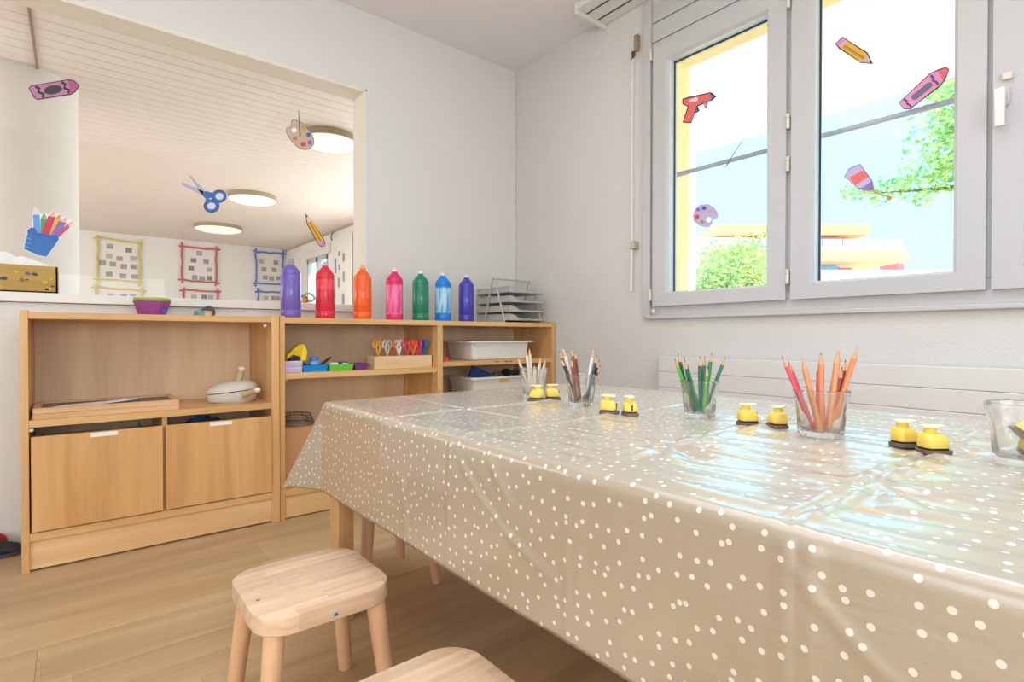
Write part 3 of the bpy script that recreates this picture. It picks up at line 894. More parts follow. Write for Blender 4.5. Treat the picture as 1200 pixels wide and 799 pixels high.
  ('wrapper', 'pinkish', 1, [(0.6179,1.6009),(0.5288,1.6702),(0.5099,1.6733),(0.4922,1.6334),(0.5049,1.6213),(0.5861,1.5716),(0.605,1.5762)]),
  ('tip', 'rose', 2, [(0.5099,1.6718),(0.4879,1.675),(0.4792,1.6659),(0.4917,1.6346)]),
  ('oval', 'slate', 2, [(0.5851,1.6118),(0.5364,1.6429),(0.5268,1.6409),(0.522,1.6296),(0.5255,1.6236),(0.5676,1.5954),(0.5788,1.5976)]),
  ('band', 'grape', 2, [(0.5311,1.6614),(0.5245,1.6536),(0.5258,1.6429),(0.515,1.6336),(0.5112,1.6234),(0.5046,1.6257),(0.5103,1.6393),(0.5196,1.6461),(0.5174,1.6546),(0.5264,1.6672)]),
  ('band', 'grape', 2, [(0.6071,1.6068),(0.5985,1.5974),(0.5984,1.5882),(0.5894,1.5799),(0.5857,1.5727),(0.5803,1.576),(0.5854,1.5851),(0.5928,1.5912),(0.5928,1.6002),(0.6033,1.6124)]),
 ]),
 ('glue_bottle_sticker', 'x', [
  ('outline', 'violet', 0, [(0.7952,1.3797),(0.7792,1.4077),(0.7399,1.4166),(0.6984,1.3419),(0.6935,1.3077),(0.7148,1.3074),(0.7443,1.32)]),
  ('bottle', 'lilac', 1, [(0.7915,1.3789),(0.7763,1.403),(0.7413,1.413),(0.7039,1.3415),(0.7302,1.325),(0.7443,1.3248)]),
  ('bottle_label', 'coral', 2, [(0.7776,1.3716),(0.7306,1.3888),(0.713,1.3593),(0.7551,1.3383)]),
  ('neck', 'violet', 1, [(0.7302,1.325),(0.7039,1.3399),(0.6976,1.3118),(0.7162,1.3125)]),
  ('squeezed_glue', 'rust', 1, [(0.7055,1.3139),(0.6934,1.2968),(0.6758,1.285),(0.6558,1.2756),(0.6428,1.2654),(0.6408,1.2699),(0.6543,1.2804),(0.6744,1.29),(0.6907,1.3008),(0.702,1.317)]),
  ('glue_drop', 'rust', 2, [(0.6385,1.267),(0.6394,1.2628),(0.6419,1.2599),(0.6456,1.2586),(0.6497,1.2594),(0.6534,1.2621),(0.656,1.2661),(0.657,1.2707),(0.6561,1.2748),(0.6535,1.2778),(0.6498,1.279),(0.6457,1.2782),(0.642,1.2755),(0.6395,1.2715)]),
 ]),
 ('palette_sticker', 'x', [
  ('outline', 'violet', 0, [(1.4423,1.3448),(1.4306,1.3726),(1.4013,1.3884),(1.3608,1.383),(1.3266,1.3559),(1.31,1.327),(1.3152,1.3093),(1.3366,1.3073),(1.3452,1.2858),(1.3603,1.273),(1.401,1.2867),(1.4362,1.3139)]),
  ('board', 'lilac', 1, [(1.4389,1.344),(1.4277,1.3704),(1.3998,1.3854),(1.3614,1.3802),(1.3291,1.3545),(1.3131,1.3271),(1.3183,1.3104),(1.3395,1.3091),(1.3469,1.2886),(1.3609,1.276),(1.3994,1.289),(1.4331,1.3146)]),
  ('hole', 'white', 2, [(1.3438,1.3078),(1.3452,1.3025),(1.349,1.2987),(1.3546,1.2971),(1.3609,1.2981),(1.3666,1.3015),(1.3705,1.3067),(1.372,1.3125),(1.3706,1.3179),(1.3667,1.3218),(1.361,1.3233),(1.3547,1.3222),(1.3491,1.3188),(1.3452,1.3136)]),
  ('paint_blob', 'purple', 2, [(1.403,1.3639),(1.404,1.3606),(1.4068,1.3583),(1.4108,1.3575),(1.4153,1.3583),(1.4193,1.3606),(1.4222,1.3639),(1.4232,1.3676),(1.4222,1.3709),(1.4194,1.3732),(1.4154,1.374),(1.4109,1.3732),(1.4068,1.3709),(1.404,1.3676)]),
  ('paint_blob', 'royal', 2, [(1.37,1.3649),(1.3712,1.3612),(1.3745,1.3587),(1.3793,1.3579),(1.3847,1.3588),(1.3896,1.3615),(1.3929,1.3652),(1.3942,1.3693),(1.393,1.373),(1.3896,1.3755),(1.3848,1.3764),(1.3794,1.3754),(1.3745,1.3728),(1.3712,1.369)]),
  ('paint_blob', 'tan', 2, [(1.3397,1.3446),(1.3407,1.3409),(1.3437,1.3384),(1.348,1.3374),(1.3528,1.3382),(1.3571,1.3407),(1.3601,1.3444),(1.3612,1.3484),(1.3602,1.3521),(1.3572,1.3547),(1.3529,1.3556),(1.3481,1.3547),(1.3437,1.3522),(1.3408,1.3486)]),
  ('paint_blob', 'red', 2, [(1.4062,1.3313),(1.4074,1.3272),(1.4108,1.3242),(1.4158,1.3231),(1.4213,1.3241),(1.4262,1.3268),(1.4297,1.331),(1.431,1.3356),(1.4297,1.3398),(1.4263,1.3427),(1.4213,1.3438),(1.4158,1.3428),(1.4109,1.34),(1.4075,1.3359)]),
  ('paint_blob', 'rust', 2, [(1.3818,1.3042),(1.3827,1.3005),(1.3855,1.2978),(1.3894,1.2967),(1.3939,1.2974),(1.3979,1.2998),(1.4007,1.3034),(1.4017,1.3075),(1.4007,1.3112),(1.3979,1.3139),(1.394,1.315),(1.3895,1.3142),(1.3855,1.3118),(1.3828,1.3083)]),
 ]),
 ('paintbrush_sticker', 'x', [
  ('handle', 'steel', 1, [(1.1999,1.6333),(1.1953,1.6293),(1.2353,1.5791),(1.2495,1.562),(1.2553,1.5671),(1.242,1.5854)]),
  ('bristles', 'slate', 1, [(1.2553,1.5671),(1.2495,1.562),(1.2668,1.5372),(1.2803,1.5258),(1.2707,1.5454)]),
 ]),
 ('catch_tag', 'x', [
  ('tag', 'lilac', 1, [(1.0838,1.5406),(1.0685,1.5367),(1.068,1.4222),(1.0724,1.4178),(1.0832,1.4201)]),
 ]),
]

DL = ['mauve crayon decal on the opening glass in front of the column', 'small tan palette decal on the opening glass before a ceiling lamp', 'blue handled scissors decal on the opening glass', 'upright yellow pencil decal on the opening glass above the red bottle', 'blue pencil cup decal on the opening glass above the wooden box',
      'red glue gun decal on the left window pane', 'yellow pencil decal lying slanted on the middle window pane', 'pink crayon decal with dark oval on the middle window pane', 'lilac glue bottle decal with orange label on the middle window pane', 'lilac paint palette decal low on the left window pane', 'thin grey paintbrush decal crossing the bar behind the left window pane', 'narrow lilac tag at the right edge of the left window pane']
for (name, pl, parts), lab in zip(DECALS, DL):
    allp = [p for q in parts for p in q[3]]
    ca = sum(p[0] for p in allp)/len(allp)
    cz = sum(p[1] for p in allp)/len(allp)
    if pl == 'y':
        t = thing(name, lab, 'decal', (ca, 2.833, cz))
        f_ = lambda x, y, q: (x, -q, y)
    else:
        t = thing(name, lab, 'decal', (2.2822, ca, cz))
        f_ = lambda x, y, q: (-q, x, y)
    for n, col, lay, pts in parts:
        MB().prism([(a-ca, b-cz) for a, b in pts], lay*0.0004, lay*0.0004+0.0005, f_).build(n, mat('decal_'+col, DC[col], 0.5, noise_amt=0.02), t)

# ================================================================== SHELF UNITS
CD = 0.372      # depth
YBK = YF+CD
HT = 0.848
# --- left unit with two bins
c1 = thing('storage_cabinet', 'beech storage cabinet with two pull out bins under an open shelf', 'cabinet', (-0.136, YF, 0))
WC = 0.795


def side(n, x0, x1, par, h=0.854):
    return bx(x0, x1, 0, CD, 0, h).build(n, beech_z, par, bevel=0.0015)


side('side_panel', 0, 0.020, c1)
side('side_panel', WC-0.031, WC, c1)
bx(0.020, WC-.031, 0.002, CD, HT-0.022, HT).build('top_panel', beech_x, c1, bevel=0.001)
bx(0.020, WC-.031, 0.002, CD-.01, 0.471, 0.495).build('shelf', beech_x, c1, bevel=0.001)
bx(0.020, WC-.031, 0.002, CD-.01, 0.100, 0.126).build('bottom_shelf', beech_x, c1, bevel=0.001)
bx(0.020, WC-.031, 0.010, 0.026, 0.006, 0.100).build('plinth', wood('beech_plinth', (240, 202, 154), (222, 178, 126), 'x', .4, 1.0, .9), c1)
bx(0.020, WC-.031, CD-0.010, CD-0.002, 0.126, HT-.022).build('back_panel', beech_pale, c1)
bx(0.386, 0.402, 0.02, CD-.01, 0.126, 0.471).build('divider', beech_z, c1, bevel=0.001)
for sx, sz in ((0.742, 0.812), (0.026, 0.462)):
    MB().lathe([(0.006, 0), (0.007, 0.008), (0.003, 0.012)], 10, tr=lambda p: (sx+(p[2]-0.006), 0.012+p[0], sz+p[1])).build('shelf_pin', trim_white, c1, smooth=True)


def bin_(x0, x1, label_x):
    m = MB()
    m.box(x0, x1, -0.008, 0.010, 0.131, 0.441)
    d = m.build('bin_front', wood('beech_veneer_front', (226, 178, 120), (202, 150, 92), 'z', 0.38, 0.55, 1.6), c1, bevel=0.0015)
    m = MB()
    m.box(x0+.01, x0+.022, 0.010, CD-.03, 0.131, 0.40)
    m.box(x1-.022, x1-.01, 0.010, CD-.03, 0.131, 0.40)
    m.box(x0+.01, x1-.01, CD-.042, CD-.03, 0.131, 0.40)
    m.box(x0+.01, x1-.01, 0.010, CD-.03, 0.131, 0.140)
    m.build('bin_body', beech_y, d)
    bx(label_x-.038, label_x+.038, -0.0095, -0.008, 0.424, 0.438).build('label_tag', mat('paper_label', (244, 240, 234), 0.6), d)
    return d


bin_(0.025, 0.385, 0.215)
bin_(0.394, 0.762, 0.575)
# things poking up inside the bins
random.seed(9)


def rag(name, label, cat, loc, w_, d_, h_, col, seed):
    r_ = random.Random(seed)
    t_ = thing(name, label, cat, loc)
    n = 14
    vs, fs = [], []
    for j in range(n):
        for i in range(n):
            u, v = i/(n-1)-.5, j/(n-1)-.5
            z = h_*(0.45+0.55*noise.noise(Vector((u*5+seed, v*5, seed)))) * (1-(2*u)**4)*(1-(2*v)**4)+0.004
            vs.append((u*w_, v*d_, max(z, 0.001)))
    for j in range(n-1):
        for i in range(n-1):
            a = j*n+i
            fs.append((a, a+1, a+n+1, a+n))
    m_ = MB().add(vs, fs)
    o_ = m_.build('folds', mat('cloth_%d_%d_%d' % col, col, 0.85, noise_amt=0.25, noise_scale=12), t_, smooth=True)
    sl_ = o_.modifiers.new('thick', 'SOLIDIFY')
    sl_.thickness = 0.003
    return t_


rag('fabric', 'dark green fabric lying inside the left bin of the cabinet', 'fabric', (0.00, 2.52, 0.142), 0.20, 0.28, 0.34, (58, 74, 62), 2)
rag('fabric', 'teal bag bulging at the right end of the left bin', 'bag', (0.175, 2.42, 0.30), 0.10, 0.10, 0.20, (52, 150, 150), 5)
rag('fabric', 'blue plastic bag filling the right bin of the cabinet', 'bag', (0.42, 2.52, 0.26), 0.30, 0.26, 0.28, (64, 108, 156), 8)

# --- right unit, two bays
c2 = thing('shelf_unit', 'long beech shelf unit with two open bays carrying the paint bottles', 'shelf', (0.661, YF, 0))
W2 = 1.576
side('side_panel', 0, 0.020, c2)
side('side_panel', W2-0.028, W2, c2)
bx(0.758, 0.789, 0.001, CD-.01, 0.124, HT-.022).build('divider', beech_z, c2, bevel=0.001)
bx(0.020, W2-.028, 0.002, CD, HT-0.024, HT).build('top_panel', beech_x, c2, bevel=0.001)
bx(0.020, 0.758, 0.006, CD-.01, 0.588, 0.613).build('shelf', beech_x, c2, bevel=0.001)
bx(0.789, W2-.028, 0.006, CD-.01, 0.614, 0.639).build('shelf', beech_x, c2, bevel=0.001)
bx(0.789, W2-.028, 0.006, CD-.01, 0.414, 0.4385).build('shelf', beech_x, c2, bevel=0.001)
bx(0.020, W2-.028, 0.002, CD-.01, 0.097, 0.124).build('bottom_shelf', beech_x, c2, bevel=0.001)
bx(0.020, W2-.028, 0.008, 0.024, 0.006, 0.097).build('plinth', beech_x, c2)
bx(0.020, W2-.028, CD-.010, CD-.002, 0.124, HT-.024).build('back_panel', beech_pale, c2)
for sx in (0.03, 0.748):
    MB().lathe([(0.005, 0), (0.006, 0.008)], 8, (sx, 0.02, 0.580)).build('shelf_pin', trim_white, c2, smooth=True)

# ------------------------------------------------------------------ paint bottles on top
def paint_bottle(name, label, x, col, cap, fill=None, streak=None, y=2.475, cap_kind='flip'):
    t = thing(name, label, 'bottle', (x, y, HT), 0, 'paint bottles on the shelf unit')
    r = 0.0425
    if fill is None:
        m = mat('paint_'+label[:14].replace(' ', '_'), col, 0.28, noise_amt=0.03, coat=0.3)
    else:
        key = 'paint_streak_%d_%d_%d' % col
        m = bpy.data.materials.new(key)
        m.use_nodes = True
        nt = m.node_tree
        b = nt.nodes['Principled BSDF']
        tc = nt.nodes.new('ShaderNodeTexCoord')
        sp = nt.nodes.new('ShaderNodeSeparateXYZ')
        nt.links.new(tc.outputs['Object'], sp.inputs[0])
        mp = nt.nodes.new('ShaderNodeMapping')
        mp.inputs['Scale'].default_value = (85, 85, 9)
        nt.links.new(tc.outputs['Object'], mp.inputs[0])
        nz = nt.nodes.new('ShaderNodeTexNoise')
        nz.inputs['Scale'].default_value = 1
        nz.inputs['Detail'].default_value = 3
        nt.links.new(mp.outputs[0], nz.inputs['Vector'])
        # solid paint below the fill height, residue streaks above it
        ma = nt.nodes.new('ShaderNodeMath')
        ma.operation = 'MULTIPLY_ADD'
        nt.links.new(nz.outputs['Fac'], ma.inputs[0])
        ma.inputs[1].default_value = 0.02
        nt.links.new(sp.outputs['Z'], ma.inputs[2])
        r1 = nt.nodes.new('ShaderNodeValToRGB')
        e = r1.color_ramp.elements
        lo, hi = fill
        e[0].position, e[0].color = lo+.008, (1, 1, 1, 1)
        e[1].position, e[1].color = lo+.012, (0, 0, 0, 1)
        a = r1.color_ramp.elements.new(hi)
        a.color = (0, 0, 0, 1)
        a = r1.color_ramp.elements.new(hi+.004)
        a.color = (1, 1, 1, 1)
        nt.links.new(ma.outputs[0], r1.inputs[0])
        r2_ = nt.nodes.new('ShaderNodeValToRGB')
        r2_.color_ramp.elements[0].position = 0.46
        r2_.color_ramp.elements[1].position = 0.64
        r2_.color_ramp.elements[0].color = srgb(*streak)
        r2_.color_ramp.elements[1].color = srgb(*[int(.72*p+.28*q) for p, q in zip(col, streak)])
        nt.links.new(nz.outputs['Fac'], r2_.inputs[0])
        mx = nt.nodes.new('ShaderNodeMix')
        mx.data_type = 'RGBA'
        nt.links.new(r1.outputs[0], mx.inputs[0])
        nt.links.new(r2_.outputs[0], mx.inputs[6])
        mx.inputs[7].default_value = srgb(*col)
        nt.links.new(mx.outputs[2], b.inputs['Base Color'])
        b.inputs['Roughness'].default_value = 0.25
    p = [(0.002, 0.001), (r-.003, 0.0), (r, 0.004), (r, 0.036), (r-.0012, 0.038), (r, 0.040), (r, 0.188), (r-.0014, 0.191), (r, 0.194), (r-.001, 0.205), (r*.80, 0.219), (r*.52, 0.233), (r*.36, 0.239), (0.0145, 0.241), (0.0145, 0.246), (0.002, 0.246)]
    MB().lathe(p, 32).build('body', m, t, smooth=True)
    cm = mat('cap_%d_%d_%d' % cap, cap, 0.4)
    if cap_kind == 'screw':
        k = MB()
        k.lathe([(0.0165, 0.238), (0.0165, 0.262), (0.014, 0.264), (0.002, 0.264)], 24)
        k.build('cap', cm, t, smooth=True)
        for i in range(0):
            pass
    else:
        k = MB()
        k.lathe([(0.0135, 0.238), (0.0138, 0.252), (0.0120, 0.255), (0.0085, 0.256), (0.0075, 0.264), (0.002, 0.265)], 20)
        ck_ = k.build('cap', cm, t, smooth=True)
        q = MB()
        q.lathe([(0.007, 0.0), (0.008, 0.006), (0.005, 0.009)], 12, (0, 0, 0), tr=lambda v: (-0.002+v[2]*.55, v[0]*.8, 0.256+v[2]*.6+v[1]))
        q.build('flip_lid', mat('lid_%d_%d_%d' % cap, tuple(int(.45*c_) for c_ in cap), 0.4), ck_, smooth=True)
    return t


BT = thing
paint_bottle('paint_bottle', 'violet paint bottle with grey screw cap, first from the left', 0.747, (112, 94, 186), (158, 152, 142), cap_kind='screw')
paint_bottle('paint_bottle', 'red paint bottle with a paler top band', 0.900, (222, 44, 66), (222, 170, 180), (0.135, 0.188), (240, 84, 94))
paint_bottle('paint_bottle', 'orange paint bottle with peach cap', 1.083, (246, 98, 28), (240, 160, 120))
paint_bottle('paint_bottle', 'pink paint bottle with streaked sides and white cap', 1.252, (226, 40, 112), (240, 236, 240), (0.032, 0.184), (244, 120, 172))
paint_bottle('paint_bottle', 'green paint bottle with white cap', 1.401, (10, 128, 98), (232, 236, 232))
paint_bottle('paint_bottle', 'nearly empty light blue paint bottle with clear streaked sides', 1.537, (10, 132, 232), (236, 230, 236), (0.044, 0.186), (176, 222, 246))
paint_bottle('paint_bottle', 'dark blue paint bottle, last on the right', 1.689, (66, 58, 178), (226, 226, 236))

# ------------------------------------------------------------------ letter tray
lt = thing('letter_tray', 'silver wire mesh letter tray with four tiers and a carrying frame', 'letter tray', (2.053, 2.54, HT))
wire = mat('silver_wire', (206, 208, 204), 0.35, 0.4)


def mesh_m():
    m = bpy.data.materials.new('wire_mesh')
    m.use_nodes = True
    nt = m.node_tree
    b = nt.nodes['Principled BSDF']
    tc = nt.nodes.new('ShaderNodeTexCoord')
    ck_ = nt.nodes.new('ShaderNodeTexChecker')
    ck_.inputs['Scale'].default_value = 450
    ck_.inputs['Color1'].default_value = srgb(214, 216, 213)
    ck_.inputs['Color2'].default_value = srgb(160, 162, 160)
    nt.links.new(tc.outputs['Object'], ck_.inputs[0])
    nt.links.new(ck_.outputs[0], b.inputs['Base Color'])
    b.inputs['Metallic'].default_value = 0.0
    b.inputs['Roughness'].default_value = 0.45
    return m


wmesh = mesh_m()
for i, z in enumerate((0.012, 0.062, 0.116, 0.172)):
    a, b_, y0, y1 = -0.133, 0.133, -0.155, 0.155
    m = MB()
    m.box(a, b_, y0, y1, z, z+0.0015)
    h1, h2 = 0.034, 0.008
    prof = [(a, h1), (-0.105, h1), (-0.050, h2), (b_, h2)]
    for yq in (y0, y1-.0015):
        vs_ = []
        for (xx, h) in prof:
            vs_ += [(xx, yq, z), (xx, yq, z+h), (xx, yq+.0015, z), (xx, yq+.0015, z+h)]
        fs_ = []
        for k in range(3):
            p0 = 4*k
            fs_ += [(p0, p0+4, p0+5, p0+1), (p0+2, p0+3, p0+7, p0+6), (p0+1, p0+5, p0+7, p0+3)]
        m.add(vs_, fs_)
    m.box(a, a+.0015, y0, y1, z, z+h1)
    tr_ = m.build('tray', wmesh, lt)
    rim = [(b_, y0, z+h2), (-0.050, y0, z+h2), (-0.105, y0, z+h1), (a, y0, z+h1), (a, y1, z+h1), (-0.105, y1, z+h1), (-0.050, y1, z+h2), (b_, y1, z+h2)]
    MB().tube(rim, 0.0040, 6, closed=True).build('rim', wire, tr_, smooth=True)
for sx in (-0.140, 0.140):
    MB().tube([(sx, -0.125, 0.005), (sx, -0.034, 0.252), (sx, -0.026, 0.260), (sx, -0.016, 0.260), (sx, -0.008, 0.252), (sx, 0.070, 0.005)], 0.0056, 8).build('frame_leg', wire, lt, smooth=True)
    MB().tube([(sx, -0.125, 0.006), (sx, 0.070, 0.006)], 0.0056, 8).build('foot', wire, lt, smooth=True)
MB().tube([(-0.140, -0.021, 0.260), (0.140, -0.021, 0.260)], 0.0056, 8).build('handle', wire, lt, smooth=True)
pp_ = thing('paper', 'white printed sheet lying in the third tier of the letter tray', 'paper', (2.085, 2.47, HT+0.1185))
bx(-0.095, 0.085, -0.080, 0.10, 0, 0.002).build('sheet', mat('sheet_white', (240, 238, 240), 0.6), pp_)
bx(-0.045, 0.03, -0.065, 0.0, 0.002, 0.0026).build('printed_picture', mat('print_lilac', (150, 140, 190), 0.6, noise_amt=.3), pp_)

# ------------------------------------------------------------------ on top of the left cabinet
bw = thing('bowl', 'stack of small plastic bowls, purple one with green and yellow rims', 'bowl', (0.244, 2.60, HT))
for i, (c, n) in enumerate((((158, 74, 152), 'purple_bowl'), ((120, 176, 96), 'green_bowl'), ((206, 196, 60), 'yellow_bowl'))):
    z = i*0.0065
    prof = [(0.002, z+.001), (0.040, z), (0.046, z+.004), (0.0625, z+.054), (0.0645, z+.060), (0.0625, z+.061), (0.043, z+.006), (0.002, z+.004)]
    MB().lathe(prof, 32).build(n, mat('bowl_%d' % c[0], c, 0.45, noise_amt=0.12, noise_scale=20), bw, smooth=True)
MB().prism(rrect(.022, .018, .006), 0, .0012, lambda x, y, z: (0.036+x*.8, -0.0545-z+(-y)*0.35-.001, 0.024+y)).build('blue_patch', mat('blue_paint_patch', (70, 84, 210), 0.5), bw)
ta = thing('tape_roll', 'teal and beige tape roll lying on the cabinet', 'tape', (0.418, 2.585, HT))
MB().lathe([(0.026, 0), (0.030, 0.001), (0.030, 0.027), (0.026, 0.028), (0.020, 0.028), (0.020, 0.0)], 28).build('tape', mat('teal_tape', (104, 150, 160), 0.4, noise_amt=.2, noise_scale=14), ta, smooth=True)
bx(0.004, 0.030, -0.031, -0.016, 0.0, 0.027).build('beige_tape_end', mat('beige_tape', (206, 178, 152), 0.5), ta, bevel=0.002)
tb = thing('tape_roll', 'dark tape roll with green side standing upright on the cabinet', 'tape', (0.450, 2.640, HT+0.0255))
MB().lathe([(0.012, -0.018), (0.0255, -0.018), (0.0255, 0.018), (0.012, 0.018)], 28, tr=lambda p: (p[0], p[2], p[1])).build('tape', mat('dark_tape', (78, 70, 72), 0.5), tb, smooth=True)
MB().lathe([(0.012, 0), (0.0257, 0), (0.0257, 0.010), (0.012, 0.010)], 28, tr=lambda p: (p[0]+.005, p[2]+.019, p[1])).build('green_side', mat('green_tape', (84, 168, 130), 0.5), tb, smooth=True)
er = thing('paper_scrap', 'small white scrap lying in front of the bowl stack', 'paper', (0.292, 2.50, HT))
MB().prism([(-.016, -.008), (.014, -.010), (.018, .006), (-.012, .009)], 0, .003).build('scrap', paper_m if False else mat('paper_white', (240, 236, 230), 0.8), er)

# ------------------------------------------------------------------ inside the left cabinet
def frame_tray(label, z, cover):
    t = thing('wooden_tray', label, 'tray', (0.098, 2.462, z), 0, 'wooden trays stacked on the cabinet shelf')
    w_, d_ = 0.205, 0.118
    pw = wood('pine_strip', (226, 186, 140), (200, 152, 106), 'x', 0.5, 1.4, 0.8)
    for a in ((-w_, w_, -d_, -d_+.018), (-w_, w_, d_-.018, d_), (-w_, -w_+.018, -d_+.018, d_-.018), (w_-.018, w_, -d_+.018, d_-.018)):
        bx(a[0], a[1], a[2], a[3], 0, 0.018).build('rail', pw, t, bevel=0.001)
    bx(-w_+.018, w_-.018, -d_+.018, d_-.018, 0.002, 0.012).build('panel', cover, t)


frame_tray('lower wooden frame tray under another on the cabinet shelf', 0.4955, mat('tray_ply', (206, 176, 138), 0.6))
frame_tray('upper wooden frame tray with a grey panel and paper on it', 0.514, mat('grey_felt', (128, 112, 102), 0.85))
ps = thing('paper_sheet', 'white curled paper sheet lying on the upper wooden tray', 'paper', (0.06, 2.455, 0.5265))
MB().prism([(-.115, -.055), (-.02, -.075), (.09, -.05), (.12, -.035), (.09, .005), (.02, .02), (-.08, -.01)], 0.0, 0.002, lambda x, y, z: (x, y, z+max(0, x)*.09+max(0, -x-.05)*.02)).build('sheet', mat('sheet_white'), ps)

cp = thing('clam_press', 'cream plastic clamshell press with two knobbed handles on the cabinet shelf', 'press', (0.510, 2.47, 0.495))
cream = mat('cream_plastic', (206, 204, 196), 0.4)


def shell(z0, zsc, up_, tilt, lift):
    rings = []
    n = 36
    for k in range(9):
        q = k/8*PI/2
        s, h = math.cos(q)**0.75 if k < 8 else 0.02, math.sin(q)
        ring = []
        for i in range(n):
            a = 2*PI*i/n
            x = 0.096*math.cos(a)
            wy = 0.066*(0.80+0.20*math.cos(a)) if True else 0
            y_ = wy*math.sin(a)
            x = x*s
            y_ = y_*s
            zz = z0+zsc*h*up_
            ring.append((x, y_, zz+tilt*(x+.096)+lift))
        rings.append(ring)
    return MB().loft(rings)


lo = MB()
rr_ = []
for s, z in ((0.80, 0.0), (0.93, 0.006), (0.985, 0.02), (1.0, 0.035)):
    rr_.append([(0.096*math.cos(2*PI*i/36)*s, 0.066*(0.8+.2*math.cos(2*PI*i/36))*math.sin(2*PI*i/36)*s, z+0.10*max(0, z/.035)*(.096*math.cos(2*PI*i/36)*s+.096)) for i in range(36)])
lo.loft(rr_)
lo.build('lower_shell', cream, cp, smooth=True)
shell(0.038, 0.040, 1, 0.10, 0.001).build('upper_shell', cream, cp, smooth=True)
MB().loft([[(0.090*math.cos(2*PI*i/24), 0.060*(0.8+.2*math.cos(2*PI*i/24))*math.sin(2*PI*i/24), z+0.10*(.096*math.cos(2*PI*i/24)+.096)) for i in range(24)] for z in (0.034, 0.040)]).build('seam', mat('seam_brown', (92, 80, 66), 0.7), cp)
hb = mat('handle_beige', (190, 172, 134), 0.5)
MB().tube([(0.018, -0.01, 0.076), (0.024, -0.012, 0.105), (0.030, -0.014, 0.128)], .012, 12, rr=[.017, .0145, .0135]).build('handle', hb, cp, smooth=True)
MB().lathe([(0.002, -.011), (.010, -.009), (.0135, 0), (.010, .008), (.002, .010)], 16, (0.032, -0.015, 0.138)).build('handle_knob', mat('knob_white', (240, 230, 218), 0.4), cp, smooth=True)
MB().tube([(0.030, -0.050, 0.030), (0.050, -0.075, 0.043), (0.066, -0.092, 0.050)], .0125, 12).build('handle', hb, cp, smooth=True)
MB().lathe([(0.002, -.011), (.010, -.009), (.0135, 0), (.010, .008), (.002, .010)], 16, (0.072, -0.098, 0.054)).build('handle_knob', mat('knob_white'), cp, smooth=True)

# ------------------------------------------------------------------ inside the right unit
ZS1, ZS2 = 0.613, 0.639
bxl = [('lower lilac flat box stacked at the left of the shelf', 0.0), ('upper lilac flat box under the yellow punch', 0.025)]
for lab, dz in bxl:
    t = thing('flat_box', lab, 'box', (0.724, 2.425, ZS1+dz), 0, 'lilac boxes on the shelf')
    bx(-.040, .040, -.05, .05, 0, .0165).build('base', mat('lilac_box', (204, 186, 218), 0.5), t, bevel=.0015)
    bx(-.041, .041, -.051, .051, .0165, .024).build('lid', mat('lilac_lid', (224, 212, 232), 0.5), t, bevel=.0015)
    bx(.008, .034, -.0515, -.0505, .004, .015).build('label_patch', mat('label_grey', (190, 190, 206), 0.5), t)
yp = thing('hole_punch', 'big yellow hole punch with black base on the lilac boxes', 'hole punch', (0.752, 2.42, ZS1+.049))
yl = mat('sun_yellow', (232, 190, 20), 0.4)
MB().prism([(-.046, .006), (-.046, .022), (.002, .070), (.020, .074), (.034, .064), (.036, .040), (.030, .012), (.012, .002), (.012, .016), (-.02, .026)], -.026, .026, lambda x, y, z: (x, z, y)).build('lever', yl, yp, bevel=.003)
MB().prism([(-.030, .0), (.026, .0), (.022, .014), (-.024, .024), (-.034, .02)], -.022, .022, lambda x, y, z: (x, z, y)).build('base', dark, yp, bevel=.002)
MB().prism([(.012, .0), (.034, .0), (.041, .04), (.028, .070), (.021, .072)], -.0275, .0275, lambda x, y, z: (x, z, y)).build('front_cover', mat('light_yellow', (246, 218, 60), 0.4), yp, bevel=.002)


def supply_tray(label, x, w_, col):
    t = thing('supply_tray', label, 'tray', (x, 2.43, ZS1), 0, 'small plastic trays on the shelf')
    m = MB()
    o_, i_ = [], []
    d_, h_, s_ = 0.11, 0.029, 0.006
    ring = lambda hw, hd, z: [(-hw, -hd, z), (hw, -hd, z), (hw, hd, z), (-hw, hd, z)]
    m.loft([ring(w_/2-s_, d_/2-s_, 0), ring(w_/2, d_/2, h_), ring(w_/2-.003, d_/2-.003, h_), ring(w_/2-s_-.003, d_/2-s_-.003, .003)])
    m.build('tray_body', mat('tray_%d_%d' % col[:2], col, 0.4), t, bevel=.001)
    return t


supply_tray('blue plastic supply tray on the middle shelf', 0.822, 0.112, (0, 140, 224))
supply_tray('green plastic supply tray on the middle shelf', 0.940, 0.114, (104, 200, 64))
supply_tray('purple plastic supply tray beside the scissors block', 1.034, 0.066, (120, 52, 124))
t = thing('tape_roll', 'light blue tape rolls stacked in the blue tray', 'tape', (0.830, 2.42, ZS1+.004))
for z, c, rr_ in ((0, (60, 150, 220), .019), (.026, (120, 186, 236), .021), (.044, (70, 120, 200), .019)):
    MB().lathe([(.010, z), (rr_, z), (rr_, z+.016 if z else .026), (.010, z+.016 if z else .026)], 24).build('roll', mat('roll_%d' % c[0], c, .4), t, smooth=True)
t = thing('clip', 'black bulldog clip lying in the blue tray left of the tape rolls', 'clip', (0.795, 2.415, ZS1+.004))
MB().prism([(-.016, 0), (.016, 0), (.010, .030), (-.008, .034)], -.015, .015, lambda x, y, z: (x, z, y)).build('jaw', dark, t, bevel=.002)
t = thing('marker', 'black marker sticking out between the blue and the green tray', 'marker', (0.866, 2.425, ZS1+.030))
MB().tube([(0, 0, 0), (.022, 0, .016), (.036, 0, .026)], .006, 10).build('barrel', dark, t, smooth=True)
MB().tube([(.036, 0, .026), (.044, 0, .031)], .004, 8).build('tip', mat('marker_tip', (70, 66, 70), .5), t, smooth=True)
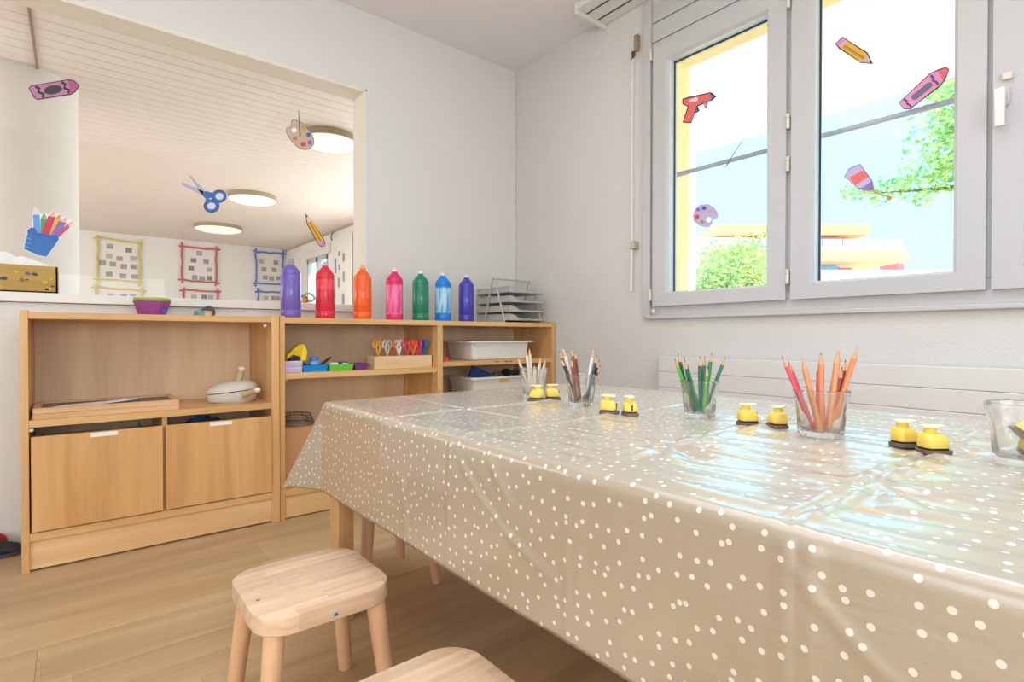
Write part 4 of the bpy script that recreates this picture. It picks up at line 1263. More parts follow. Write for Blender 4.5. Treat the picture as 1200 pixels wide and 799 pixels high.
t = thing('eraser', 'white eraser block in the green tray', 'eraser', (0.912, 2.40, ZS1+.004))
bx(-.018, .018, -.012, .012, 0, .033).build('block', mat('eraser_white', (236, 234, 230), .6), t, bevel=.003)
t = thing('tape_roll', 'black tape roll lying in the green tray', 'tape', (0.962, 2.432, ZS1+.004))
MB().lathe([(.012, 0), (.026, 0), (.026, .033), (.012, .033)], 24).build('roll', mat('black_tape', (50, 58, 54), .5), t, smooth=True)
t = thing('sharpener', 'pale green sharpener in front of the black tape roll in the green tray', 'sharpener', (0.962, 2.394, ZS1+.004))
bx(-.012, .012, -.008, .008, 0, .031).build('body', mat('pale_green', (196, 226, 196), .5), t, bevel=.003)

# scissors block
sb = thing('scissors_block', 'pale wooden block holding childrens scissors on the middle shelf', 'holder', (1.252, 2.415, ZS1))
m = MB()
hw, hd, h_ = 0.155, 0.042, 0.060
m.box(-hw, hw, -hd, -hd+.010, 0, h_)
m.box(-hw, hw, hd-.010, hd, 0, h_)
m.box(-hw, -hw+.010, -hd+.01, hd-.01, 0, h_)
m.box(hw-.010, hw, -hd+.01, hd-.01, 0, h_)
m.box(-hw+.01, hw-.01, -hd+.01, hd-.01, 0, .008)
m.build('block', pale_wood, sb, bevel=.0015)
SC = [('amber', (240, 160, 30), 'amber handled scissors at the left end of the scissors block'), ('grey', (206, 200, 192), 'grey handled scissors, second from the left in the block'), ('vermilion', (236, 92, 40), 'vermilion handled scissors standing edge on before the white pair'),
      ('white', (240, 240, 242), 'white handled scissors in the middle of the block'), ('raspberry', (226, 54, 92), 'raspberry handled scissors right of the white pair'), ('orange', (240, 124, 36), 'orange handled scissors in the right half of the block'),
      ('coral', (236, 86, 50), 'coral handled scissors behind the magenta ones'), ('magenta', (226, 60, 168), 'magenta handled scissors standing edge on near the right end of the block'), ('blue', (20, 132, 188), 'blue handled scissors at the right end of the block')]
sx_pos = [-.118, -.070, -.040, -.006, .036, .072, .096, .112, .135]
sc_rot = [0, 0.1, 1.2, 0, -.1, .05, .2, 1.25, 1.3]
blade_m = mat('scissors_steel', (196, 198, 202), 0.25, 0.95)
for (nm, c, lab), sx, rz_ in zip(SC, sx_pos, sc_rot):
    t = thing('scissors', lab, 'scissors', (1.252+sx, 2.415+(.010 if nm == 'coral' else random.uniform(-.004, .004)), ZS1+.0085), rz_, 'scissors in the wooden block')
    for s in (-1, 1):
        hm_ = mat('scissor_handle_'+nm, c, .4)
        loop = [(s*(.0155+.0095*math.cos(2*PI*i/18)-.0035*math.sin(2*PI*i/18)), s*.002, .110+.0165*math.sin(2*PI*i/18)) for i in range(18)]
        k = MB()
        k.tube(loop, .0050, 8, closed=True)
        k.tube([(s*.0135, s*.002, .096), (s*.008, s*.0018, .080), (s*.002, s*.0015, .060), (-s*.001, s*.0015, .052)], .0045, 8, rr=[.0050, .0056, .0050, .004])
        k.build('handle', hm_, t, smooth=True)
        MB().prism([(-s*.001, .054), (s*.0045, .062), (s*.001, .050), (-s*.004, .0), (-s*.0045, .002)], s*.0003, s*.0017, lambda x, y, z: (x, z, y)).build('blade', blade_m, t)
    MB().lathe([(.003, -.003), (.003, .003)], 10, (0, 0, 0), tr=lambda p: (p[0], p[2], .057+p[1])).build('pivot', blade_m, t)

# tubs in the right bay
tubm = mat('tub_white', (232, 228, 224), 0.45, noise_amt=.02)


def tub(label, x0, x1, y0, y1, z, h_, lip=.018):
    t = thing('storage_tub', label, 'tub', ((x0+x1)/2, (y0+y1)/2, z))
    hw, hd = (x1-x0)/2-lip, (y1-y0)/2-lip

    def ring(w_, d_, zz):
        return [(px_, py_, zz) for px_, py_ in rrect(2*w_, 2*d_, .022, 5)]
    m = MB()
    m.loft([ring(hw-.016, hd-.016, 0), ring(hw-.010, hd-.010, .004), ring(hw, hd, h_-.012), ring(hw-.002, hd-.002, h_-.002), ring(hw-.004, hd-.004, h_-.003), ring(hw-.018, hd-.018, .005)])
    m.build('tub_body', tubm, t, smooth=True)
    m = MB()
    m.loft([ring(hw, hd, h_-.012), ring(hw+lip, hd+lip, h_-.010), ring(hw+lip, hd+lip, h_-.001), ring(hw+lip-.003, hd+lip-.003, h_), ring(hw-.003, hd-.003, h_)], cap0=False, cap1=False)
    m.build('rim', tubm, t, smooth=True)
    bx(-.032, .012, -hd-lip-.001, -hd-.002, h_-.024, h_-.010).build('grip_tab', tubm, t, bevel=.003) if False else None
    return t


t = tub('white plastic storage tub on the upper shelf of the right bay', 1.640, 2.085, 2.352, 2.66, ZS2, .106, .020)
bx(-.19, -.13, -.138, -.128, .078, .096).build('grip_tab', tubm, t, bevel=.003)
t = tub('pale open tub with a blue book in it, lower shelf of the right bay', 1.645, 2.115, 2.352, 2.66, 0.439, .106, .024)
bx(-.03, .03, -.1335, -.128, .072, .090).build('yellow_mark', mat('yellow_mark', (226, 206, 96), .5), t, bevel=.002)
t = thing('crayon_box', 'small red block at the left end of the upper right shelf', 'box', (1.483, 2.372, ZS2))
bx(-.022, .016, -.018, .018, 0, .022).build('block', mat('red_block', (222, 56, 84), .5), t, bevel=.003)
t = thing('book', 'blue book tilted out of the lower pale tub', 'book', (1.775, 2.47, 0.483))
m = MB()
m.box(-.070, .070, -.008, .008, 0, .10)
m.xf(Matrix.Rotation(math.radians(22), 4, 'Y'))
m.xf(Matrix.Translation((-.02, 0, .005)))
m.build('cover', mat('book_blue', (52, 72, 150), .5), t, bevel=.001)
m = MB()
m.box(.066, .0705, -.006, .006, .002, .098)
m.xf(Matrix.Rotation(math.radians(22), 4, 'Y'))
m.xf(Matrix.Translation((-.02, 0, .005)))
m.build('pages', mat('book_pages', (60, 60, 90), .8), t)
t = thing('glue_stick', 'green glue stick leaning on the blue book in the tub', 'glue stick', (1.875, 2.45, 0.483))
MB().tube([(.02, 0, .012), (-.012, 0, .066)], .009, 12).build('tube', mat('glue_green', (70, 160, 96), .45), t, smooth=True)
MB().tube([(-.012, 0, .066), (-.017, 0, .075)], .0095, 12).build('cap', mat('glue_cap', (40, 110, 70), .45), t, smooth=True)
t = thing('ball', 'small purple ball lying in the lower tub', 'ball', (1.925, 2.46, 0.484))
MB().lathe([(.002, 0), (.012, .004), (.018, .018), (.018, .05), (.012, .062), (.002, .066)], 16).build('ball_body', mat('purple_ball', (150, 70, 150), .5), t, smooth=True)
t = thing('cable', 'dark coiled cable lying in the lower tub', 'cable', (2.00, 2.47, 0.508))
for k in range(3):
    MB().tube([(.045*math.cos(2*PI*i/20), .05*math.sin(2*PI*i/20), .038+.008*k-.01*math.cos(4*PI*i/20)) for i in range(20)], .006, 6, closed=True).build('coil', dark, t, smooth=True)
# red wear marks on the shelf edge
for i, xx in enumerate((1.80, 1.865, 1.90)):
    MB().prism([(-.014, -.003), (.012, -.002), (.014, .003), (-.010, .004)], 0, .0006, lambda x, y, z: (xx-.661+x, .006-z, .629+y)).build('paint_mark', mat('paint_mark_red', (150, 66, 56), .6), c2)

# carton in the lower left bay with a grey net on it
ct = thing('cardboard_box', 'brown cardboard box in the lower bay beside the tablecloth', 'box', (0.772, 2.50, 0.124))
cb = mat('cardboard', (200, 150, 100), .85, noise_amt=.1, noise_scale=14)
bx(-.085, .085, -.13, .13, 0, .25).build('carton', cb, ct, bevel=.002)
MB().prism([(-.13, 0), (.13, 0), (.13, .05), (.06, .062), (-.06, .062), (-.13, .05)], 0, .003, lambda x, y, z: (-.085-z-y*.05, x*.9, .25+y*.3)).build('flap', cb, ct)
nb = thing('wire_basket', 'grey wire basket lying on the cardboard box', 'basket', (0.775, 2.50, 0.375))
for k in range(4):
    rr_ = .075-.004*k
    MB().tube([(rr_*math.cos(2*PI*i/20), 1.3*rr_*math.sin(2*PI*i/20), .004+.012*k) for i in range(20)], .0028, 6, closed=True).build('wire_ring', mat('grey_wire', (128, 124, 120), .5, .5), nb, smooth=True)
for k in range(8):
    a = 2*PI*k/8
    MB().tube([(.075*math.cos(a), .0975*math.sin(a), .004), (.063*math.cos(a), .082*math.sin(a), .042)], .0022, 6).build('wire_rib', mat('grey_wire'), nb, smooth=True)

# shoes at the far left
sh = thing('shoe', 'dark childrens shoe lying on the floor left of the cabinet', 'shoe', (-0.235, 2.585, 0), -0.2)
def shoe_rings(prof, n=20):
    rings = []
    for (x, hw_, h_, z0) in prof:
        rings.append([(x, hw_*math.cos(2*PI*i/n), z0+h_*(0.5+0.5*math.sin(2*PI*i/n))) for i in range(n)])
    return MB().loft(rings)


shoe_rings([(-.085, .012, .03, .012), (-.078, .026, .050, .010), (-.05, .031, .060, .010), (-.01, .032, .056, .010), (.03, .036, .042, .010), (.07, .034, .030, .010), (.088, .020, .020, .010), (.093, .006, .01, .012)]).build('upper', mat('shoe_dark', (44, 50, 56), .8, noise_amt=.4, noise_scale=30), sh, smooth=True)
MB().prism([(.092*math.cos(2*PI*i/20)+.003, .036*math.sin(2*PI*i/20)) for i in range(20)], 0, .014).build('sole', mat('shoe_sole', (70, 60, 76), .7), sh, bevel=.003)
MB().tube([(.02, -.022, .052), (.02, .022, .052)], .004, 6).build('strap', mat('shoe_strap', (90, 130, 110), .7), sh, smooth=True)
s2_ = thing('shoe', 'red childrens shoe behind the dark one at the left edge', 'shoe', (-0.285, 2.662, 0), 0.0)
shoe_rings([(-.085, .012, .04, .012), (-.078, .026, .066, .010), (-.05, .031, .074, .010), (-.01, .032, .072, .010), (.03, .036, .062, .010), (.07, .034, .050, .010), (.088, .020, .036, .010), (.093, .006, .02, .012)]).build('upper', mat('shoe_red', (176, 30, 48), .6), s2_, smooth=True)
MB().prism([(.092*math.cos(2*PI*i/20)+.003, .036*math.sin(2*PI*i/20)) for i in range(20)], 0, .014).build('sole', mat('shoe_sole'), s2_, bevel=.003)

# ================================================================== TABLE, CLOTH, STOOLS
TX0, TX1, TY0, TY1, TZ = 0.532, 1.512, -0.30, 1.468, 0.588
tb = thing('table', 'low wooden table under the dotted cloth', 'table', ((TX0+TX1)/2, (TY0+TY1)/2, 0))
ox, oy = (TX0+TX1)/2, (TY0+TY1)/2
bx(TX0-ox, TX1-ox, TY0-oy, TY1-oy, TZ-0.026, TZ-0.001).build('tabletop', wood('table_beech', (222, 182, 132), (198, 152, 102), 'y', .4), tb, bevel=.004)
leg_w = wood('table_leg_wood', (216, 172, 122), (192, 144, 96), 'z', .45, 1.2)
for lx, ly in ((0.5635-ox, 1.426-oy), (TX1-.035-ox, 1.426-oy), (0.5635-ox, TY0+.045-oy), (TX1-.035-ox, TY0+.045-oy)):
    bx(lx-.0225, lx+.0225, ly-.028, ly+.028, 0, TZ-.026).build('leg', leg_w, tb, bevel=.003)
for a in ((TX0+.06-ox, TX1-.06-ox, TY1-.06-oy, TY1-.04-oy), (TX0+.06-ox, TX1-.06-ox, TY0+.04-oy, TY0+.06-oy), (TX0+.03-ox, TX0+.05-ox, TY0+.08-oy, TY1-.08-oy), (TX1-.05-ox, TX1-.03-ox, TY0+.08-oy, TY1-.08-oy)):
    bx(*a, TZ-.086, TZ-.026).build('apron', leg_w, tb)


def cloth_material():
    m = bpy.data.materials.new('dotted_oilcloth')
    m.use_nodes = True
    nt = m.node_tree
    L = nt.links
    b = nt.nodes['Principled BSDF']
    uv = nt.nodes.new('ShaderNodeUVMap')
    uv.uv_map = 'cloth'
    vo = nt.nodes.new('ShaderNodeTexVoronoi')
    vo.voronoi_dimensions = '2D'
    vo.inputs['Scale'].default_value = 1/0.0245
    vo.inputs['Randomness'].default_value = 0.72
    L.new(uv.outputs[0], vo.inputs['Vector'])
    rp = nt.nodes.new('ShaderNodeValToRGB')
    rp.color_ramp.elements[0].position = 0.120
    rp.color_ramp.elements[0].color = (1, 1, 1, 1)
    rp.color_ramp.elements[1].position = 0.142
    rp.color_ramp.elements[1].color = (0, 0, 0, 1)
    L.new(vo.outputs['Distance'], rp.inputs[0])
    mx = nt.nodes.new('ShaderNodeMix')
    mx.data_type = 'RGBA'
    mx.inputs[6].default_value = srgb(176, 162, 141)
    mx.inputs[7].default_value = srgb(238, 232, 223)
    L.new(rp.outputs[0], mx.inputs[0])
    L.new(mx.outputs[2], b.inputs['Base Color'])
    b.inputs['Roughness'].default_value = 0.35
    b.inputs['Specular IOR Level'].default_value = 0.9
    b.inputs['Coat Weight'].default_value = 1.0
    b.inputs['Coat IOR'].default_value = 1.8
    b.inputs['Coat Roughness'].default_value = 0.21
    # soft ripples running along the table
    mp = nt.nodes.new('ShaderNodeMapping')
    mp.inputs['Scale'].default_value = (24, 4.2, 1)
    mp.inputs['Rotation'].default_value = (0, 0, 0.1)
    L.new(uv.outputs[0], mp.inputs[0])
    nz = nt.nodes.new('ShaderNodeTexNoise')
    nz.inputs['Scale'].default_value = 1.0
    nz.inputs['Detail'].default_value = 3
    nz.inputs['Distortion'].default_value = 0.6
    L.new(mp.outputs[0], nz.inputs['Vector'])
    bp = nt.nodes.new('ShaderNodeBump')
    bp.inputs['Strength'].default_value = 0.35
    bp.inputs['Distance'].default_value = 0.006
    L.new(nz.outputs['Fac'], bp.inputs['Height'])
    L.new(bp.outputs[0], b.inputs['Normal'])
    return m


OV = 0.248          # overhang
RB = 0.014          # edge radius
ALPHA = math.radians(37)


def gs(x, s):
    return math.exp(-(x/s)**2)


YC = (1.093, 0.811, 0.515, 0.224, -0.07)
XC = (0.757, 1.135)


def seg_ridge(p, pts, s):
    """ridge of gaussian section along a polyline, fading at both ends"""
    best = 0
    n = len(pts)-1
    for i in range(n):
        a, b = pts[i], pts[i+1]
        dx, dy = b[0]-a[0], b[1]-a[1]
        l2 = dx*dx+dy*dy
        t = ((p[0]-a[0])*dx+(p[1]-a[1])*dy)/l2
        tc = min(1, max(0, t))
        d = math.hypot(p[0]-a[0]-tc*dx, p[1]-a[1]-tc*dy)
        k = (i+tc)/n
        best = max(best, gs(d, s)*min(1, 6*k+.15)*min(1, 3*(1-k)))
    return best


def top_h(x, y):
    h = 0.0
    for i, c in enumerate(YC):
        wob = 0.004*noise.noise(Vector((x*6, c*9, 1)))
        amp = (0.0030, 0.0032, 0.0026, 0.0036, 0.0016)[i]
        h += amp*gs(y-c-wob, 0.008)
        if i >= 2:
            h += amp*0.8*gs(y-c-wob-.022, 0.007) - amp*.6*gs(y-c-wob-.011, 0.006)
    for c in XC:
        wob = 0.004*noise.noise(Vector((y*5, c*9, 4)))
        h += 0.0014*gs(x-c-wob, 0.007)-0.0022*gs(x-c-wob+.010, 0.005)
    # ripples along y, stronger toward the window end of the frame
    k = min(1, max(0, (0.95-y)/0.5))
    n1 = noise.noise(Vector((x*22, y*3.2, 2.0)))
    n2 = noise.noise(Vector((x*46+y*5, y*6, 7.0)))
    h += (0.25+k)*(0.0034*n1+0.0017*n2) + 0.0006*noise.noise(Vector((x*9, y*9, 0)))
    # star wrinkles around the crossing folds
    for cx_, cy_ in ((0.757, 0.515), (0.757, 0.224), (1.135, 0.515), (1.135, 0.224)):
        dx, dy = x-cx_, y-cy_
        d = math.hypot(dx, dy)
        a = math.atan2(dy, dx)
        h += 0.0032*math.sin(a*7+cx_*9)*math.exp(-((d-.05)/.06)**2)*min(1, d/.03)
    return 0.0016+h


FOLD1 = [(0.808, 0.010), (0.775, 0.045), (0.720, 0.085), (0.655, 0.122), (0.58, 0.150), (0.53, 0.168)]   # (y, drop)
FOLD2 = [(0.226, 0.030), (0.205, 0.056), (0.165, 0.088), (0.12, 0.118), (0.08, 0.15)]
FOLD3 = [(0.70, 0.02), (0.66, 0.06), (0.63, 0.09)]
FOLD4 = [(1.00, 0.10), (0.985, 0.17), (0.98, 0.245)]


def side_off(v, d, seed):
    """extra outward offset of a hanging side at lateral position v, drop d"""
    k = min(1, d/0.10)
    o = 0.004*k*noise.noise(Vector((v*5, d*2.5, seed))) + 0.005*k*noise.noise(Vector((v*2.2, d*1.2, seed+4)))
    o += 0.004*k
    if seed == 1:
        for i, c in enumerate(YC):
            o += 0.0026*gs(v-c-.006, 0.0065)*max(0.4, 1-d*1.8) + 0.0018*gs(v-c+.016, 0.008)*max(0.2, 1-d*2.5)
        o += 0.0046*seg_ridge((v, d), FOLD1, 0.0068) - 0.003*seg_ridge((v-.012, d+.012), FOLD1, 0.010)
        o += 0.0018*seg_ridge((v, d), FOLD2, 0.0065)
        o += 0.003*seg_ridge((v, d), FOLD3, 0.009)
        o += 0.0025*seg_ridge((v, d), FOLD4, 0.012)
    return o


def bend(d):
    """(out, down) along a rounded edge for a cloth length d past the edge"""
    if d <= 0:
        return 0.0, 0.0
    th = min(d/RB, PI/2)
    return RB*math.sin(th), RB*(1-math.cos(th))+max(0, d-RB*PI/2)


IN = RB*0.8   # start of the bend sits a little inside the table edge
CX0, CX1, CY0, CY1 = TX0-.004+IN, TX1+.004-IN, TY0-.004+IN, TY1+.004-IN


def cloth_pos(x, y):
    a = CX0-x if x < CX0 else (x-CX1 if x > CX1 else 0)
    b = y-CY1 if y > CY1 else (CY0-y if y < CY0 else 0)
    sx = -1 if x < CX0 else 1
    sy = 1 if y > CY1 else -1
    bxp, byp = min(max(x, CX0), CX1), min(max(y, CY0), CY1)
    if a == 0 and b == 0:
        e = min(x-CX0, CX1-x, y-CY0, CY1-y)
        return (x, y, TZ+top_h(x, y)*min(1, .35+e/.05))
    if b == 0:
        o, d = bend(a)
        seed = 1 if sx < 0 else 2
        return (bxp+sx*(o+side_off(y, d, seed)*min(1, d/.02)), y, TZ-d+top_h(bxp, y)*max(0.35-d*10, 0)+.0006)
    if a == 0:
        o, d = bend(b)
        return (x, byp+sy*(o+side_off(x, d, 3)*min(1, d/.02)), TZ-d+top_h(x, byp)*max(.35-d*10, 0)+.0006)
    r = math.hypot(a, b)
    phi = math.atan2(b, a)
    o, d = bend(r)
    t = 1-abs(phi-PI/4)/(PI/4)
    t = t*t*(3-2*t)*.55+t*.45
    ln = max(0, r-RB*PI/2)
    al = ALPHA*t
    rd = Vector((sx*0.28, sy*0.96, 0))
    p = Vector((bxp, byp, TZ+.0006)) + Vector((sx*math.cos(phi), sy*math.sin(phi), 0))*o
    p.z -= min(d, RB) if ln > 0 else d
    p += rd*(ln*math.sin(al)) + Vector((0, 0, -ln*math.cos(al)))
    k = min(1, d/.02)
    if sx < 0:
        p.x -= side_off(byp, d, 1)*k*math.cos(phi)**2
    else:
        p.x += side_off(byp, d, 2)*k*math.cos(phi)**2
    p.y += sy*side_off(bxp, d, 3)*k*math.sin(phi)**2
    return tuple(p)


def axis(lo, hi, c0, c1, st):
    """parametric stations, denser across the bends and symmetric in the overhang"""
    fine = [RB*PI/2*i/5 for i in range(6)]
    n = 36
    over = [0]+fine[1:]+[RB*PI/2+(OV-RB*PI/2)*(i+1)/n for i in range(n)]
    inner_n = int((c1-c0)/st)
    return [c0-q for q in over[::-1]] + [c0+(c1-c0)*(i+1)/inner_n for i in range(inner_n-1)] + [c1+q for q in over]


xs = axis(0, 0, CX0, CX1, 0.0062)
ys = axis(0, 0, CY0, CY1, 0.0062)
vs_, uvs = [], []
for y in ys:
    for x in xs:
        vs_.append(cloth_pos(x, y))
        uvs.append((x, y))
nx = len(xs)
fs_ = []
for j in range(len(ys)-1):
    for i in range(nx-1):
        a = j*nx+i
        fs_.append((a, a+1, a+nx+1, a+nx))
me = bpy.data.meshes.new('tablecloth')
me.from_pydata(vs_, [], fs_)
ul = me.uv_layers.new(name='cloth')
for lp in me.loops:
    ul.data[lp.index].uv = uvs[lp.vertex_index]
for p in me.polygons:
    p.use_smooth = True
me.materials.append(cloth_material())
cloth = bpy.data.objects.new('tablecloth', me)
COL.objects.link(cloth)
tag(cloth, 'glossy beige oilcloth with white dots draped over the table', 'tablecloth')
so = cloth.modifiers.new('thick', 'SOLIDIFY')
so.thickness = 0.0012
so.offset = 1

# ------------------------------------------------------------------ stools
def stave_material():
    m = bpy.data.materials.new('stave_seat')
    m.use_nodes = True
    nt = m.node_tree
    L = nt.links
    b = nt.nodes['Principled BSDF']
    tc = nt.nodes.new('ShaderNodeTexCoord')
    br = nt.nodes.new('ShaderNodeTexBrick')
    br.inputs['Scale'].default_value = 1
    br.inputs['Brick Width'].default_value = 0.17
    br.inputs['Row Height'].default_value = 0.033
    br.inputs['Mortar Size'].default_value = 0.0003
    br.offset = 0.37
    br.inputs['Color1'].default_value = (0, 0, 0, 1)
    br.inputs['Color2'].default_value = (1, 1, 1, 1)
    br.inputs['Mortar'].default_value = (.3, .3, .3, 1)
    L.new(tc.outputs['Object'], br.inputs['Vector'])
    mp = nt.nodes.new('ShaderNodeMapping')
    mp.inputs['Scale'].default_value = (4, 46, 46)
    L.new(tc.outputs['Object'], mp.inputs[0])
    ad = nt.nodes.new('ShaderNodeVectorMath')
    ad.operation = 'ADD'
    L.new(mp.outputs[0], ad.inputs[0])
    ms = nt.nodes.new('ShaderNodeVectorMath')
    ms.operation = 'SCALE'
    ms.inputs['Scale'].default_value = 13
    L.new(br.outputs['Color'], ms.inputs[0])
    L.new(ms.outputs[0], ad.inputs[1])
    nz = nt.nodes.new('ShaderNodeTexNoise')
    nz.inputs['Scale'].default_value = 1
    nz.inputs['Detail'].default_value = 4
    nz.inputs['Distortion'].default_value = 0.8
    L.new(ad.outputs[0], nz.inputs['Vector'])
    rp = nt.nodes.new('ShaderNodeValToRGB')
    rp.color_ramp.elements[0].position, rp.color_ramp.elements[0].color = .3, srgb(208, 172, 140)
    rp.color_ramp.elements[1].position, rp.color_ramp.elements[1].color = .7, srgb(232, 203, 174)
    L.new(nz.outputs['Fac'], rp.inputs[0])
    hs = nt.nodes.new('ShaderNodeHueSaturation')
    mr = nt.nodes.new('ShaderNodeMapRange')
    mr.inputs['To Min'].default_value = .84
    mr.inputs['To Max'].default_value = 1.08
    L.new(br.outputs['Color'], mr.inputs['Value'])
    L.new(mr.outputs[0], hs.inputs['Value'])
    L.new(rp.outputs[0], hs.inputs['Color'])
    L.new(hs.outputs[0], b.inputs['Base Color'])
    b.inputs['Roughness'].default_value = .42
    return m


stave = stave_material()
leg_m = wood('stool_leg_wood', (240, 200, 162), (222, 172, 134), 'z', .45, 1.5)


def make_stool(label, loc, rz):
    t = thing('stool', label, 'stool', loc, rz, 'wooden childrens stools around the table')
    H, TH, Wd, Dp = 0.285, 0.034, 0.254, 0.256
    rings = []
    R_ = 0.06
    for g, z in ((-.003, H-TH), (0, H-TH+.003), (0, H-.003), (-.0008, H-.0009), (-.003, H), (-.045, H)):
        rings.append([(x, y, z) for x, y in rrect(Wd+2*g, Dp+2*g, R_+g if R_+g > .006 else .006, 8)])
    MB().loft(rings).build('seat', stave, t, smooth=True)
    for sx in (-1, 1):
        for sy in (-1, 1):
            a = Vector((sx*.094, sy*.094, H-TH+.002))
            f_ = Vector((sx*.120, sy*.120, 0))
            MB().tube([f_, f_.lerp(a, .02), f_.lerp(a, .5), a], .016, 16, rr=[.0135, .0155, .0165, .0185]).build('leg', leg_m, t, smooth=True)
    return t


st1 = make_stool('pale wooden stool standing fully in view before the tablecloth', (0.364, 1.086, 0), 0)
bluem = mat('blue_paint_dot', (30, 110, 170), .5)
MB().prism([(.004*math.cos(2*PI*i/9)*(1+.3*(i % 2)), .003*math.sin(2*PI*i/9)) for i in range(9)], 0, .0006, lambda x, y, z: (0.003+x, -.128-z, .263+y)).build('blue_paint_spot', bluem, st1)
MB().prism([(.004*math.cos(2*PI*i/9), .003*math.sin(2*PI*i/9)) for i in range(9)], 0, .0004, lambda x, y, z: (-.105+x, -.03+y, .2849+z)).build('ink_spot', mat('ink_spot', (120, 110, 130), .6), st1)
st2 = dup(st1, 'pale wooden stool cut off by the bottom edge of the photo', (0.352, 0.592, 0), 0)
for ch in list(st2.children):
    if 'spot' in ch.name:
        bpy.data.objects.remove(ch)
st3 = dup(st2, 'wooden stool half hidden under the far end of the tablecloth', (0.755, 1.565, 0), 0)

# ------------------------------------------------------------------ glasses
ZT = TZ+0.0032
jar_glass = tumbler_mat('tumbler_glass')


def jar_mesh(r_top, h):
    n = 48
    m = MB()
    rb_ = r_top*0.80

    def ring(r, z, fac, sq=0.0):
        o_ = []
        for i in range(n):
            a = 2*PI*i/n
            k = r*(1-fac*.035*(0.5+0.5*math.cos(a*9)))
            o_.append((k*math.cos(a), k*math.sin(a), z))
        return o_
    R = [ring(rb_*.92, 0, 0), ring(rb_, .003, 1), ring(rb_*1.01, .012, 1), ring(rb_*1.10, h*.60, 1), ring(rb_*1.13, h*.70, 1), ring(rb_*1.165, h*.76, 0), ring(r_top*.965, h*.86, 0), ring(r_top, h-.006, 0), ring(r_top, h-.002, 0), ring(r_top-.0012, h, 0), ring(r_top-.0030, h-.001, 0),
         ring(r_top*.965-.0028, h*.86, 0), ring(rb_*1.15-.0032, h*.72, 0), ring(rb_*1.08-.0038, h*.55, 0), ring(rb_-.0045, .018, 0), ring(rb_-.010, .010, 0), ring(.002, .009, 0)]
    m.loft(R)
    return m


JARS = [(1.03, 1.166, .00247, .0400, .087), (1.01, .958, .00219, .0405, .082), (1.073, .659, .00189, .0420, .083), (1.037, .396, .00153, .0460, .084), (1.026, .129, .00119, .0425, .086)]
JL = ['faceted glass tumbler of speckled white pencils, farthest from the camera', 'faceted glass tumbler of brown black and white pencils', 'faceted glass tumbler of green pencils', 'faceted glass tumbler of salmon and red pencils', 'faceted glass tumbler with yellow punches inside, cut by the right edge']
for (jx, jy, _, r_, h_), lab in zip(JARS, JL):
    t = thing('glass_tumbler', lab, 'glass', (jx, jy, ZT), 0.3, 'glass tumblers along the table')
    jar_mesh(r_, h_).build('tumbler_body', jar_glass, t, smooth=True)

# ------------------------------------------------------------------ pencils
RIGHT = Vector((math.sin(YAW), -math.cos(YAW), 0))
FWD = Vector((math.cos(YAW), math.sin(YAW), 0))
PC = dict(speckled=(226, 216, 208), cream=(232, 214, 192), brown=(140, 82, 66), white=(240, 238, 240), black=(44, 40, 46), lightgreen=(96, 178, 66), darkgreen=(14, 96, 74), green=(30, 138, 84), teal=(22, 116, 98), pinkred=(232, 92, 112), pink=(220, 100, 120), natural=(226, 160, 112),
          salmon=(232, 146, 106), red=(214, 60, 70), orange=(236, 138, 82), darkred=(140, 30, 50), purple=(128, 84, 150))
LEADS = dict(natural=(214, 170, 140), salmon=(150, 116, 116), orange=(214, 150, 130), speckled=(120, 110, 116), cream=(190, 150, 130))
pencil_wood = wood('pencil_cedar', (226, 182, 140), (204, 156, 116), 'z', .6, 3)


def speck_mat():
    m = mat('pencil_speckled', PC['speckled'], .4)
    nt = m.node_tree
    b = nt.nodes['Principled BSDF']
    tc = nt.nodes.new('ShaderNodeTexCoord')
    vo = nt.nodes.new('ShaderNodeTexVoronoi')
    vo.inputs['Scale'].default_value = 260
    nt.links.new(tc.outputs['Object'], vo.inputs['Vector'])
    hs = nt.nodes.new('ShaderNodeHueSaturation')
    hs.inputs['Saturation'].default_value = 1.2
    nt.links.new(vo.outputs['Color'], hs.inputs['Color'])
    mx = nt.nodes.new('ShaderNodeMix')
    mx.data_type = 'RGBA'
    rp = nt.nodes.new('ShaderNodeValToRGB')
    rp.color_ramp.elements[0].position = .18
    rp.color_ramp.elements[0].color = (.55, .55, .55, 1)
    rp.color_ramp.elements[1].position = .26
    rp.color_ramp.elements[1].color = (0, 0, 0, 1)
    nt.links.new(vo.outputs['Distance'], rp.inputs[0])
    nt.links.new(rp.outputs[0], mx.inputs[0])
    mx.inputs[6].default_value = srgb(*PC['speckled'])
    nt.links.new(hs.outputs[0], mx.inputs[7])
    nt.links.new(mx.outputs[2], b.inputs['Base Color'])
    return m


speck_mat()
prng = random.Random(21)


SEGS = {j: [] for j in range(5)}


def seg_gap(p0, p1, q0, q1):
    return min((p0.lerp(p1, i/24)-closest(p0.lerp(p1, i/24), q0, q1)).length for i in range(25))


def closest(p, a, b):
    v = b-a
    return a+v*max(0, min(1, (p-a).dot(v)/v.length_squared))


